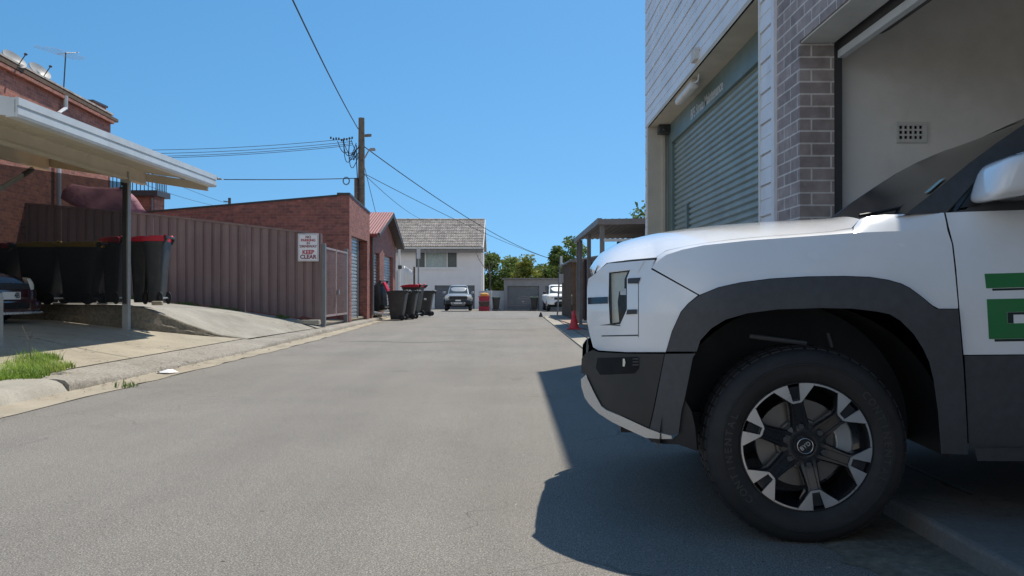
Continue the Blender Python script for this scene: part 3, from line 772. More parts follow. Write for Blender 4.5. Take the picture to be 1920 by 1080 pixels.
# rear landing of the flats
t = thing('stair_block', (-10.9, 24.6, 1), 'low brick stair block with black balcony railing beside the flats', 'building')
mb = MB(); mb.box(-12.3, -10.95, 24.6, 25.3, .5, 3.95); mb.build('wall', M['brick_flat'], t)
mb = MB(); mb.box(-12.3, -10.8, 24.45, 25.4, 3.95, 4.12); mb.build('slab', M['brick_cap'], t)
mb = MB(); x = -12.3
while x < -10.85: mb.box(x - .01, x + .01, 24.5, 24.52, 4.12, 5.05); x += .12
y = 24.5
while y < 25.3: mb.box(-10.87, -10.85, y - .01, y + .01, 4.12, 5.05); y += .12
mb.box(-12.3, -10.83, 24.48, 24.53, 5.05, 5.09); mb.box(-10.89, -10.83, 24.53, 25.3, 5.05, 5.09); mb.build('railing', M['dmetal'], t)
mb = MB(); mb.tube([(-11.0, 24.56, 3.9), (-11.0, 24.56, 1.2)], .035, 6); mb.build('pipe', M['gatepost'], t)
# shade sail
mb = MB(); rows = []
P1, P2 = at(133, 345, 21.6), at(230, 351, 21.6)
lo0, lo3 = at(112, 372, 21.3), at(276, 398, 21.3)
for i in range(13):
    u = i / 12
    tp = interp([(0, 0), (1, 1)], u)
    top_ = P1.lerp(P2, u); bot_ = lo0.lerp(lo3, u); r = []
    for k in range(9):
        v = k / 8; p = top_.lerp(bot_, v); p.z += .08 * sin(v * pi) * (1 + .3 * sin(u * 11)) - .05 * sin(pi * u) * (1 - v); p.y += -.2 * sin(u * pi) * v + .05 * sin(u * 19 + v * 7 + sin(u * 5) * 2); p.z -= .25 * v * sin(u * pi); r.append(p)
    rows.append(r)
mb.sheet(rows)
o = mb.build('shade_sail', M['pink'], smooth=80); md = o.modifiers.new('thick', 'SOLIDIFY'); md.thickness = .01
tag(o, 'pink cloth canopy behind the fence seen through the mesh', 'canopy')
# dishes and aerial on the flats' roof
for lb, px, py, Yd in (('grey satellite dish on the flats roof, nearest the camera', 24, 112, 20.2), ('grey satellite dish on the flats roof, nearer the aerial', 72, 134, 21.7)):
    c = at(px, py, Yd); t = thing('satellite_dish', tuple(c), lb, 'satellite dish', 'dishes on the flats roof')
    ax = Vector((.76, -.16, .60)).normalized(); ux = ax.cross(Vector((0, 0, 1))).normalized(); uy = ux.cross(ax)
    mb = MB(); rows = []
    for r in (0, .13, .26, .35, .357):
        rows.append([c + (ux * cos(2 * pi * k / 24) * .95 + uy * sin(2 * pi * k / 24) * .8) * r + ax * (r * r * .85 - .05 - (.03 if r > .352 else 0)) for k in range(24)])
    mb.sheet(rows, True); o = mb.build('reflector', M['dish'], t, smooth=60); md = o.modifiers.new('thick', 'SOLIDIFY'); md.thickness = .012
    mb = MB(); e = c + ax * .36 - uy * .12; mb.tube([c - uy * .2, e], .013, 6); mb.ell(e, .045, .04, .035, 10, 6); mb.build('feed_arm', M['dmetal'], t)
    mb = MB(); mb.tube([c - ax * .05, c - ax * .15 - Vector((0, 0, .25)), c - ax * .15 - Vector((0, 0, .75))], .022, 6); mb.build('mount', M['dmetal'], t)
b = at(118, 190, 23.0); t = thing('television_aerial', tuple(b), 'thin television aerial on a tall mast above the flats gutter', 'aerial')
tp = at(122, 98, 23.0)
mb = MB(); mb.tube([at(116, 205, 23.0), tp], .02, 6); mb.build('mast', M['dmetal'], t)
mb = MB(); mb.tube([at(104, 101, 23.0), at(145, 97, 23.0)], .012, 6)
for px, py, L, dy in ((104, 100.5, .75, 1.0), (110, 100, .85, 1), (117, 99.5, .9, 1), (124, 99, .72, 1), (131, 98.5, .62, 1)):
    c = at(px, py, 23.0); v = Vector((.93, -.10, -.30)) ; mb.tube([c - v * L, c + v * L * .8], .0055, 5)
for px in (128, 133, 138, 142):
    c = at(px, 98, 23.0); mb.tube([c - Vector((.02, .1, .03)), c + Vector((.02, .1, .03))], .008, 5)
mb.build('antenna', M['steelpipe'], t)

# ================================================================ power pole and cables
PB = Vector((-6.72, 36, 0)); PT = at(677.5, 221, 36)
t = thing('power_pole', (PB.x, 36, 0), 'grey timber power pole rising behind the brick garage', 'pole')
mb = MB(); mb.tube([(PB.x - .03, 36, -.1), (PT.x, 36, PT.z)], [.19, .135], 14); mb.build('shaft', M['pole'], t, smooth=50)
mb = MB(); c = at(680, 252, 36); mb.bar(c + Vector((-.12, 1.0, .14)), c + Vector((.46, -.7, -.17)), .1, .12); mb.build('crossarm', M['wood_arm'], t)
mb = MB(); mb.box(PT.x - .28, PT.x - .14, 35.78, 35.95, 4.2, 6.1); mb.build('cable_guard', M['pole'], t)
mb = MB(); mb.tube([at(681, 300, 35.9), at(693, 279, 35.3), at(697, 279, 35.2)], .03, 6); mb.build('lamp_arm', M['steelpipe'], t)
mb = MB(); c = at(698, 280, 35.1); mb.box(c.x - .08, c.x + .13, c.y - .1, c.y + .1, c.z - .05, c.z + .05); mb.build('lamp', M['postgrey'], t)
mb = MB(); RW = random.Random(2)
for k in range(7):
    a = at(669, 268 + k * 4, 35.8); b = at(634 + k * 4.2, 262 + RW.uniform(-2, 2), 35.8); dd = RW.uniform(.25, .75); ph = RW.uniform(0, 6)
    pts = [a.lerp(b, i / 14) - Vector((.10 * sin(pi * i / 14 * 2 + ph), 0, dd * sin(pi * i / 14) ** .8 * (1 + .35 * sin(i * .55 + ph)))) for i in range(15)]
    mb.tube(pts, .018, 5)
for k in range(9):
    c = at(620 + k * 5, 260 + RW.uniform(-2, 3), 35.8); mb.box(c.x - .03, c.x + .03, c.y - .03, c.y + .03, c.z - .05, c.z + .05)
mb.tube([at(668, 272, 35.75), at(668, 300, 35.75), at(672, 372, 35.75)], .022, 5)
for k in range(3):
    c = at(649, 334, 35.6); mb.tube([c + Vector((.12 * cos(a) * (1 + .15 * k), 0, -.12 + .14 * sin(a) * (1 + .15 * k))) for a in [2 * pi * i / 14 for i in range(15)]], .008, 4)
mb.build('jumper_leads', M['wire'], t)
def cable(label, a, b, sag, r=.014, group=None, n=40):
    a, b = Vector(a), Vector(b); mb = MB()
    mb.tube([a.lerp(b, i / n) - Vector((0, 0, 4 * sag * (i / n) * (1 - i / n))) for i in range(n + 1)], r, 6)
    tag(mb.build('overhead_cable', M['wire']), label, 'cable', group)
cable('thick cable running from the pole over the top of the picture', at(671, 241, 36), (-1.4, -14, 8.3), .82, .019)
for k, (pa, pb, l) in enumerate(((259, 274, 'uppermost'), (265, 281, 'second from the top'), (269, 288, 'third from the top'), (272, 291, 'lowest'))):
    cable(l + ' of the four parallel wires left of the pole', at(660, pa, 35.8), at(-60, pb - 2, 33), .35, .011, 'wires left of the pole')
cable('single dark cable joining the pole level with the carport edge', at(672, 334, 35.8), at(180, 330, 33), .1, .019)
cable('long cable sloping from the pole over the white house roof', at(683, 275, 35.9), at(1040, 487, 82), .7, .024)
cable('thin cable sloping just below the long one past the tiled roof', at(682, 325, 35.9), at(1040, 487.5, 82.5), .35, .016)
cable('thin lower cable dropping from the pole to the tiled roof', at(682, 326, 35.9), at(792, 412, 73), .25, .014)
cable('steep service cable dropping from the pole behind the gabled garage', at(681, 304, 35.9), at(705, 402, 37.5), .0, .012)
cable('thin wire sagging behind the carport roof, higher of two', at(230, 300, 30), at(425, 381, 44), .1, .009)
cable('thin wire sagging behind the carport roof, lower of two', at(230, 330, 30), at(400, 385, 44), .1, .009)
c = at(430, 385, 50); mb = MB(); mb.tube([(c.x, 50, -.4), (c.x, 50, at(430, 371, 50).z)], .09, 8); mb.bar(at(419, 377, 50), at(430, 379, 50), .06, .06)
tag(mb.build('power_pole', M['darkfascia']), 'distant dark pole tip showing above the brick garage roof', 'pole')

# ================================================================ white house at the end
t = thing('white_house', (-7, 70, -.42), 'white two storey house with grey tiled gable roof', 'house')
mb = MB(); zb = -.45
for x0, x1, z0, z1 in ((-14, -8.45, zb, 4.9), (-4.74, -2.65, 1.61, 4.9), (-8.45, -4.74, 4.54, 4.9), (-8.45, -4.74, 1.61, 3.14), (-8.45, -6.74, zb, 1.61), (-3.25, -2.65, zb, 1.61)):
    mb.box(x0, x1, 70, 70.3, z0, z1)
mb.prism([(70.3, zb), (77, zb), (77, 4.9), (73.6, 7.2), (70.3, 4.9)], 'x', -2.95, -2.65)
mb.build('wall', M['housewall'], t)
mb = MB(); mb.box(-14, -2.7, 76.7, 77, zb, 4.9); mb.build('rear_wall', M['housewall'], t)
mb = MB(); rows = []; nr = 17
for i in range(nr):
    for q, lift in ((0, .10), (.97, 0)):
        u = (i + q) / nr; y = 69.3 + (73.6 - 69.3) * u; z = 4.88 + (7.6 - 4.88) * u
        rows.append([(-14 + 11.5 * k / 220, y, z + lift + .03 * abs(sin(k * pi * .25))) for k in range(221)])
mb.sheet(rows)
mb.sheet([[(-14, 73.6, 7.63), (-2.5, 73.6, 7.63)], [(-14, 77.9, 4.9), (-2.5, 77.9, 4.9)]])
mb.build('roof', M['tile'], t)
mb = MB(); mb.tube([(-14, 73.6, 7.66), (-2.5, 73.6, 7.66)], .11, 8); mb.build('ridge', M['tile'], t)
mb = MB(); mb.bar((-2.46, 69.2, 4.74), (-2.46, 73.6, 7.52), .05, .26); mb.bar((-2.46, 78, 4.74), (-2.46, 73.6, 7.52), .05, .26); mb.build('barge_board', M['trimwhite'], t)
mb = MB(); mb.box(-14, -2.44, 69.12, 69.28, 4.76, 4.9); mb.build('gutter', M['trimwhite'], t)
mb = MB(); mb.box(-14, -2.5, 69.3, 70, 4.68, 4.74); mb.build('eave', M['housewall'], t)
mb = MB(); mb.box(-14, -2.5, 69.29, 69.33, 4.42, 4.755); mb.build('fascia', M['shedgrey'], t)
mb = MB(); x0, x1, z0, z1 = -8.45, -4.74, 3.14, 4.54
for a, b in ((x0, x0 + .08), (-7.6, -7.5), (-5.7, -5.6), (x1 - .08, x1)): mb.box(a, b, 69.97, 70.08, z0, z1)
mb.box(x0, x1, 69.965, 70.075, z0 - .06, z0 + .06); mb.box(x0, x1, 69.965, 70.075, z1 - .06, z1 + .02)
wn = mb.build('window', M['trimwhite'], t)
mb = MB(); mb.sheet([[(x, 70.12 + .03 * sin(x * 22), z) for x in [-7.55 + k * .02 for k in range(96)]] for z in (z0, z1)]); mb.build('curtain', M['curtain'], wn)
mb = MB(); mb.box(x0, -7.55, 70.1, 70.12, z0, z1); mb.build('pane', M['flywire'], wn); mb = MB(); mb.box(-5.65, x1, 70.1, 70.12, z0, z1); mb.build('pane', M['flywire'], wn)
mb = MB()
for i in range(16): mb.box(-6.72, -3.27, 70.1, 70.14 + .012 * (i % 2), zb + i * .129, zb + i * .129 + .125)
mb.build('garage_door', M['garagedoor'], t)
mb = MB(); mb.tube([(-2.58, 69.9, 4.7), (-2.58, 69.9, zb)], .05, 8); mb.build('downpipe', M['trimwhite'], t)
mb = MB(); mb.box(-8.6, -4.6, 69.9, 70.0, 2.98, 3.08); mb.build('sill', M['housewall'], wn)

# pale corrugated fence, canvas, posts beside the house
def atb(px, Y): return (px - CX) * Y / F
t = thing('corrugated_fence', (atb(746, 44), 44, 0), 'pale corrugated fence panel beyond the gabled garage', 'fence')
mb = MB(); xs = [atb(738, 44) + k * .022 for k in range(18)]
mb.sheet([[(x, 44 + .02 * (k % 2), z) for k, x in enumerate(xs)] for z in (-.15, 2.2)]); mb.build('panel', M['gut_white'], t)
mb = MB(); p = at(749, 466, 44); mb.box(p.x - .05, p.x + .05, 43.9, 44, -.15, p.z); mb.build('post', M['trimwhite'], t)
mb = MB(); p = at(750, 501, 43.9); mb.box(p.x - .1, p.x + .1, 43.8, 43.9, p.z - .1, p.z + .1); mb.build('meter_box', M['dmetal'], t)
mb = MB(); rows = []
for i in range(9):
    u = i / 8; x = atb(757, 43.5) + u * .5; rows.append([(x, 43.5 + .03 * sin(u * 9 + k), -.1 + (2.55 - .3 * u + .0) * k / 6) for k in range(7)])
mb.sheet(rows); o = mb.build('canvas_sheet', M['trimwhite'], smooth=80); md = o.modifiers.new('thick', 'SOLIDIFY'); md.thickness = .02
tag(o, 'white canvas sheet hanging on a post behind the bins', 'canvas')
mb = MB(); x = atb(776.5, 43.6); mb.box(x - .05, x + .05, 43.6, 43.7, -.15, at(0, 500, 43.6).z); tag(mb.build('timber_post', M['brown'], bevel=.01), 'short brown timber post right of the white canvas', 'post')
t = thing('street_sign', (atb(785, 37.5), 37.5, 0), 'grey sign pole behind the bins with pale narrow plate', 'sign')
x = atb(784.5, 37.5); mb = MB(); mb.tube([(x, 37.5, -.1), (x, 37.5, at(0, 464, 37.5).z)], .035, 8); mb.build('pole', M['postgrey'], t)
mb = MB(); a = at(781, 464, 37.4); b = at(788, 485, 37.4); mb.box(a.x, b.x, 37.42, 37.44, b.z, a.z); mb.build('plate', M['gut_white'], t, bevel=.005)
t = thing('street_sign', (2.05, 35, 0), 'slim sign pole in front of the white ute', 'sign')
p0, p1 = at(1045, 590, 35), at(1051, 480, 35); mb = MB(); mb.tube([(p0.x, 35, 0), (p1.x, 35, p1.z)], .035, 8); mb.build('pole', M['shedgrey'], t)
mb = MB(); a = at(1050.5, 480, 34.95); b = at(1054.5, 499, 34.95); mb.box(a.x, b.x, 34.9, 35.1, b.z, a.z); mb.build('plate', M['gut_white'], t)

# far fence, grey double garage
t = thing('low_fence', (-1.5, 63, -.42), 'low pale corrugated fence between house and grey garage', 'fence')
mb = MB(); xs = [-2.62 + k * .03 for k in range(68)]
mb.sheet([[(x, 63 + .03 * (k % 2), z) for k, x in enumerate(xs)] for z in (-.45, 1.13)]); mb.build('panel', M['gut_white'], t)
mb = MB(); mb.box(-1.66, -1.54, 62.88, 62.98, -.45, 1.16); mb.build('post', M['trimwhite'], t)
t = thing('double_garage', (2, 62, -.42), 'flat roofed grey garage with two dark doors', 'garage')
mb = MB()
for x0, x1, z0, z1 in ((-.62, -.36, -.45, 2.02), (2.1, 2.55, -.45, 1.5), (-.36, 9, 1.5, 2.02), (5.3, 9, -.45, 1.5)): mb.box(x0, x1, 62, 62.25, z0, z1)
mb.box(-.62, -.4, 62.25, 68, -.45, 2.02); mb.build('wall', M['garagewall2'], t)
mb = MB(); mb.box(-.8, 9.2, 61.8, 68, 2.02, 2.1); mb.build('roof', M['shedgrey'], t)
for a, b in ((-.36, 2.1), (2.55, 5.3)):
    mb = MB()
    for i in range(14): mb.box(a, b, 62.14, 62.17 + .012 * (i % 2), -.44 + i * .14, -.44 + i * .14 + .136)
    o = mb.build('garage_door', M['garagedoor'], t)
    mb = MB(); mb.box((a + b) / 2 - .08, (a + b) / 2 + .08, 62.08, 62.13, .25, .29); mb.build('handle', M['chrome'], o)

# ================================================================ trees
def tree(label, x, y, z0, h, rx, ry, crown_lo, leafm, n, seed, leaf=.24, name='tree', lumps=16, group=None, fill=.55):
    R = random.Random(seed)
    t = thing(name, (x, y, z0), label, 'tree', group)
    mb = MB(); zc = z0 + crown_lo
    mb.tube([(x, y, z0 - .1), (x + .1, y, z0 + crown_lo * .6), (x + R.uniform(-.2, .2), y, zc + (h - crown_lo) * .5)], [.035 * h, .026 * h, .01 * h], 8)
    cl = []
    for k in range(lumps):
        a = R.uniform(0, 2 * pi); v = R.uniform(-.75, .95); rr = sqrt(max(.05, 1 - v * v)) * R.uniform(.45, .95)
        c = Vector((x + rx * rr * cos(a), y + ry * rr * sin(a), zc + (h - crown_lo) * (.5 + .46 * v)))
        cl.append((c, R.uniform(.22, .42) * min(rx, (h - crown_lo) * .6)))
        if k % 2 == 0: mb.tube([(x, y, zc * .6 + c.z * .2), tuple(c)], [.014 * h, .004 * h], 5)
    mb.build('trunk', M['bark'], t, smooth=60)
    mb = MB()
    for _ in range(n):
        c, r = R.choice(cl); d = Vector((R.gauss(0, 1), R.gauss(0, 1), R.gauss(0, 1))).normalized() * r * (R.random() ** .45) * 1.1
        p = c + Vector((d.x * 1.15, d.y * 1.15, d.z * .85)); s_ = leaf * R.uniform(.55, 1.3)
        u = Vector((R.gauss(0, 1), R.gauss(0, 1), R.gauss(0, 1))).normalized(); v = u.cross(Vector((R.gauss(0, 1), R.gauss(0, 1), R.gauss(0, 1)))).normalized()
        mb.add([p - u * s_ * .5, p + v * s_ * .28, p + u * s_ * .5, p - v * s_ * .28], [(0, 1, 2, 3)])
    mb.build('crown', M[leafm], t)
tree('broad dark green tree directly right of the white house', atb(935, 84), 84, -.4, 5.3, 2.6, 2.5, .6, 'leaf_dark', 9000, 11, .3, lumps=30)
tree('bushy yellow green tree over the middle of the grey garage', atb(1000, 80), 80, -.4, 4.9, 2.3, 2.2, .6, 'leaf_yel', 7500, 12, .3, lumps=26)
tree('tall green tree showing left of the metal carport', atb(1068, 78), 78, -.4, 6.6, 2.3, 2.4, .8, 'leaf_dark', 9000, 13, .3, lumps=30)
tree('small dark tree filling the gap between two garage trees', atb(965, 92), 92, -.4, 5.2, 2.6, 2.2, .4, 'leaf_yel', 6500, 14, .32, lumps=24)
tree('dark tree low behind the right end of the grey garage', atb(1035, 90), 90, -.4, 4.6, 2.6, 2.2, .3, 'leaf_dark', 6500, 15, .32, lumps=24)
tree('leafy tree hidden behind the weatherboard building except for twigs', 5.1, 27.5, 0, 4.25, 1.0, 1.0, 2.4, 'leaf_dark', 900, 16, .15, lumps=18)
t = thing('bare_tree', (atb(925, 66), 66, -.42), 'leafless grey tree standing at the corner of the white house', 'tree')
mb = MB(); R6 = random.Random(21)
def branch(p, d, l, r, lev):
    q = p; pts = [p]; rs = [r]
    for k in range(4):
        d = (d + Vector((R6.uniform(-.22, .22), R6.uniform(-.22, .22), R6.uniform(-.05, .16)))).normalized(); q = q + d * l / 4; pts.append(q); rs.append(r * (1 - .16 * (k + 1)))
    mb.tube(pts, rs, 5)
    if lev:
        for k in range(3 if lev > 1 else 4):
            i = R6.choice((2, 3, 4)); a = R6.uniform(0, 2 * pi)
            branch(pts[i], (d * .9 + Vector((cos(a), sin(a), .25)) * .75).normalized(), l * R6.uniform(.45, .65), rs[i] * .65, lev - 1)
branch(Vector((atb(925, 66), 66, -.45)), Vector((0, 0, 1)), 3.9, .11, 4)
mb.build('trunk', M['deadwood'], t)

# ================================================================ weatherboard building on the right
XB, YA, YB, HB = 2.2, 6.66, 13.15, 7.0
OY0, OY1, OZ = 7.08, 12.88, 3.68
t = thing('weatherboard_building', (XB, 10, 0), 'tall pale weatherboard building with a dark green roller door', 'building')
mb = MB(); pitch = .268
def boards(mb, y0, y1, z0, z1):
    z = z0
    while z < z1 - .005:
        e = min(z + pitch, z1); h = e - z
        pr = [(XB + .03, z), (XB + .008, z), (XB + .008, z + .016), (XB - .022, z + .016), (XB - .018, z + h * .52), (XB - .008, z + h * .52 + .004), (XB - .008, z + h * .52 + .012), (XB - .018, z + h * .52 + .016), (XB - .012, e), (XB + .03, e)]
        mb.prism(pr, 'y', y0, y1); z += pitch
boards(mb, YA + .07, YB, OZ, HB)
boards(mb, YA + .07, OY0 - .03, .05, OZ); boards(mb, OY1 + .12, YB, .05, OZ)
mb.build('cladding', M['board'], t)
mb = MB(); mb.box(XB + .03, 12, YB - .2, YB - .01, .02, HB); mb.box(XB + .03, 12, YA + .01, YA + .2, 3.3, HB); mb.box(11.8, 12, YA + .2, YB - .2, .02, HB)
mb.box(XB + .03, XB + .06, YA + .1, YB - .2, OZ, HB); mb.box(XB + .03, XB + .35, YA + .1, OY0 - .01, .02, OZ); mb.box(XB + .03, XB + .5, OY1 + .02, YB - .2, .02, OZ)
mb.build('frame_wall', M['garagewall'], t)
mb = MB(); mb.box(XB - .05, 12.1, YA - .02, YB + .05, HB, HB + .1); mb.build('roof', M['rooftop'], t)
mb = MB(); mb.box(XB - .03, XB + .02, YA - .0, YA + .07, .05, HB); mb.build('corner_trim', M['trimlav'], t, bevel=.004)
mb = MB(); mb.box(XB - .03, XB + .03, OY0 - .032, OY0, .05, OZ + .0); mb.build('door_trim', M['trimwhite'], t, bevel=.004)
mb = MB(); mb.box(XB - .012, XB + .02, YB - .03, YB + .02, .05, HB); mb.build('corner_trim', M['trimlav'], t)
mb = MB(); mb.box(XB - .02, XB + .31, OY0, OY1, OZ - .02, OZ - .004); mb.box(XB - .022, XB + .0, OY0, OY1 + .1, OZ - .02, OZ + .03); mb.build('soffit', M['beige'], t)
mb = MB(); mb.box(XB + .0, XB + .34, OY1, OY1 + .03, .05, OZ - .02); mb.box(XB - .022, XB + .0, OY1 - .0, OY1 + .12, .05, OZ - .02)
mb.box(XB + .2, XB + .25, OY1 - .05, OY1, .05, OZ - .06); mb.build('jamb', M['beige'], t, bevel=.003)
XD = XB + .34
mb = MB(); mb.box(XD - .04, XD + .04, OY1 - .32, OY1, .05, OZ - .02); mb.box(XD - .04, XD + .04, OY0, OY0 + .12, .05, OZ - .3)
mb.build('door_frame', M['greenhead'], t, bevel=.004)
mb = MB(); mb.box(XD - .05, XD + .03, OY0, OY1 - .3, OZ - .33, OZ - .02); hd = mb.build('door_header', M['greenhead'], t, bevel=.004)
rd = roller('roller_door', XD + .03, OY0 + .05, OY1 - .3, .05, OZ - .3, M['green'], t, .080, -.028)
mb = MB(); p = at(1284, 408, 11.6); mb.box(XD - .03, XD + .02, 11.55, 11.63, 1.5, p.z + .2); mb.build('lock_bar', M['greenhead'], rd, bevel=.004)
p = at(1235, 247, 12.78); mb = MB(); mb.box(XB + .12, XB + .3, 12.66, 12.82, OZ - .16, OZ - .02); mb.ell((XB + .2, 12.65, OZ - .1), .04, .03, .03, 10, 6)
mb.build('sensor_bracket', M['dmetal'], t, bevel=.006)
vs, fs = text_verts('BPS Strata Maintenance', .20, .002)
mb = MB(); ya = (XD - .05) * F / (1296 - CX); yb = (XD - .05) * F / (1356 - CX); wid = max(v.x for v in vs) - min(v.x for v in vs); kx = (ya - yb) / wid
mb.add([(XD - .052 - v.z, (ya + yb) / 2 - v.x * kx, OZ - .215 + v.y) for v in vs], fs); mb.build('lettering', M['gut_white'], hd)
tt = thing('wall_light', (XB, 10.2, OZ), 'white bulkhead light fixed under the roller door soffit', 'light')
p = at(1293, 158, 10.2); ya, yb = (XB + .08) * F / (1276 - CX), (XB + .08) * F / (1306 - CX)
mb = MB(); mb.loft([(yb, .02, OZ - .11, OZ - .06, 3, XB + .06), (yb + .02, .055, OZ - .14, OZ - .05, 3, XB + .06), (ya - .02, .055, OZ - .14, OZ - .05, 3, XB + .06), (ya, .02, OZ - .11, OZ - .06, 3, XB + .06)], 'y', 16)
mb.build('diffuser', M['trimwhite'], tt, smooth=50)
mb = MB(); mb.box(XB + .02, XB + .10, yb, ya, OZ - .06, OZ - .022); mb.build('base', M['beige'], tt)
mb = MB(); mb.tube([(XB + .06, yb - .02, OZ - .08), (XB + .06, yb - .18, OZ - .10), (XB + .06, yb - .24, OZ - .03)], .012, 6); mb.build('conduit', M['trimwhite'], tt)
p = at(1311, 103, 0 + XB * F / (1311 - CX)); mb = MB(); mb.box(XB - .075, XB - .015, p.y - .1, p.y + .1, p.z - .07, p.z + .07)
tag(mb.build('junction_box', M['ventface'], bevel=.008), 'small pale junction box on the weatherboards above the light', 'box')

# ================================================================ grey brick garage the white ute leaves
t = thing('brick_garage', (XB, 4, 0), 'open garage of grey brown bricks around the white ute', 'garage')
LZ, HT = 2.93, 3.62
mb = MB()
mb.box(XB, XB + .265, 6.14, YA, .02, LZ); mb.box(XB, XB + .265, -5.2, -4.2, .02, LZ); mb.box(XB, XB + .2, -5.2, YA, LZ, HT)
mb.box(XB + .265, 9.2, 6.27, 6.5, .02, HT - .02) if 0 else None
mb.build('wall', M['brick_grey'], t)
mb = MB(); mb.box(XB + .012, XB + .262, -4.2, 6.14, LZ - .014, LZ - .002); mb.build('soffit', M['soffit'], t)
mb = MB(); mb.box(XB + .265, 9.2, 6.27, 6.45, .02, HT - .1); mb.box(XB + .265, 9.2, -4.7, -4.5, .02, HT - .1); mb.box(9.0, 9.2, -4.5, 6.27, 2.9, HT - .1)  # rear left open and unseen near end pushed back to let light in
mb.build('inner_wall', M['intwall'], t)
mb = MB(); mb.box(XB - .0, 9.25, -5.2, YA, HT, HT + .06); mb.box(XB + .2, 9.2, -4.7, 6.45, HT - .1, HT - .02); mb.build('roof', M['garagewall'], t)
mb = MB(); mb.box(XB + .0, 9.2, -4.5, 6.3, -.02, .052); mb.build('floor', M['slabdark'], t)
mb = MB(); mb.box(XB + .268, XB + .33, 6.15, 6.268, .05, 2.96); mb.build('door_track', M['dmetal'], t)
mb = MB(); mb.lathe([(0, -4.2), (.2, -4.2), (.2, 6.2), (0, 6.2)], (XB + .60, 0, 3.2), 'y', 20); mb.build('door_drum', M['dmetal'], t, smooth=40)
mb = MB(); mb.box(XB + .29, XB + .345, -4.2, 6.14, 2.80, 2.86); mb.build('bottom_rail', M['gut_white'], t, bevel=.005)
mb = MB(); mb.box(XB + .30, XB + .34, -4.2, 6.14, 2.862, 3.35); mb.build('door_curtain', M['dmetal'], t)
mb = MB(); vx0, vx1 = at(1680, 0, 6.27).x, at(1737, 0, 6.27).x; vz0, vz1 = at(0, 268, 6.27).z, at(0, 229, 6.27).z
fr = .022; nx, nz = 5, 3
yv = 6.268
mb.box(vx0, vx1, yv - .018, yv, vz0, vz0 + fr); mb.box(vx0, vx1, yv - .018, yv, vz1 - fr, vz1); mb.box(vx0, vx0 + fr * .7, yv - .018, yv, vz0 + fr, vz1 - fr); mb.box(vx1 - fr * 1.3, vx1, yv - .018, yv, vz0 + fr, vz1 - fr)
ix0, ix1, iz0, iz1 = vx0 + fr * .7, vx1 - fr * 1.3, vz0 + fr, vz1 - fr
cw, ch = (ix1 - ix0) / nx, (iz1 - iz0) / nz
for i in range(nx + 1): mb.box(ix0 + i * cw - .007, ix0 + i * cw + .007, yv - .014, yv - .001, iz0, iz1)
for j in range(nz + 1): mb.box(ix0, ix1, yv - .0135, yv - .0015, iz0 + j * ch - .007, iz0 + j * ch + .007)
v_ = mb.build('air_vent', M['ventface'], t)
mb = MB(); mb.box(ix0, ix1, yv - .0012, yv - .0004, iz0, iz1); mb.build('vent_recess', M['void'], v_)

# ================================================================ metal carport and shed beyond it
t = thing('metal_carport', (2.0, 21, .05), 'weathered steel carport with posts beyond the weatherboard building', 'carport')
XC, Z0, Z1, YC0, YC1 = 2.0, 2.72, 2.60, 18.3, 25.3
mb = MB(); rows = []
pr = []; x = XC + .05
while x < 7.6: pr += [(x, 0), (x + .08, .03), (x + .16, 0)]; x += .16
mb.sheet([[(x, y, 2.66 + (x - XC) * .018 + d) for x, d in pr] for y in (YC0 + .02, YC1)]); mb.build('roof', M['shedgrey'], t)
mb = MB(); mb.prism([(XC - .05, 2.56), (XC + .05, 2.56), (XC + .05, 2.70), (XC - .05, 2.70)], 'y', YC0, YC1); mb.prism([(XC + .05, 2.55), (XC + .05, 2.68), (7.6, 2.78), (7.6, 2.65)], 'y', YC0, YC0 + .04)
mb.build('fascia', M['shedgrey'], t)
for px, Y in ((1087, 25.1), (1094, 24.2), (1104, 21.6), (1127, 18.45)):
    x = 2.07; mb = MB(); mb.box(x - .05, x + .05, Y - .05, Y + .05, .04, 2.58); mb.build('post', M['shedgrey'], t)
for Y, za in ((21.6, 2.35), (25.0, 2.4)):
    mb = MB(); mb.bar((2.1, Y, 1.85), (5.2, Y, 2.6), .08, .12); mb.build('rafter', M['shedgrey'], t)
mb = MB(); mb.box(7.4, 7.6, YC0, YC1, .04, 2.7); mb.box(3.3, 7.4, YC1 - .1, YC1, .04, 2.6); mb.build('back_wall', M['shadewall'], t)
mb = MB(); mb.bar((2.1, 18.4, 2.2), (7.2, 18.4, 2.26), .06, .06); mb.build('crossrail', M['gut_white'], t)
mb = MB(); mb.box(2.7, 4.2, 20.2, 20.9, 1.0, 2.05); mb.box(2.85, 4.05, 20.25, 20.85, 2.05, 2.12); mb.box(2.75, 2.85, 20.25, 20.35, .05, 1.0); mb.box(4.05, 4.15, 20.25, 20.35, .05, 1.0)
tag(mb.build('storage_tank', M['plum'], bevel=.05), 'dark storage tank standing inside the metal carport', 'tank')
t = thing('steel_screen', (2.3, 24.1, .1), 'plum coloured ribbed steel screen between the metal carport posts', 'fence')
mb = MB(); xs = [2.14 + k * .05 for k in range(28)]
mb.sheet([[(x, 24.05 + .03 * ((k // 2) % 2), z) for k, x in enumerate(xs)] for z in (.16, 2.0)]); mb.build('panel', M['plum'], t)
mb = MB(); mb.box(2.1, 3.5, 24.0, 24.1, .08, .17); mb.build('rail', M['gut_white'], t); mb = MB(); mb.box(2.1, 3.5, 24.0, 24.1, 2.0, 2.04); mb.build('rail', M['gut_white'], t)
t = thing('timber_shed', (2.3, 29.5, 0), 'brown timber shed with low roof behind the metal carport', 'shed')
mb = MB()
for k in range(18): mb.box(2.18 + k * .15, 2.18 + k * .15 + .142, 29.2 + .01 * (k % 2), 29.24 + .01 * (k % 2), -.0, 2.1)
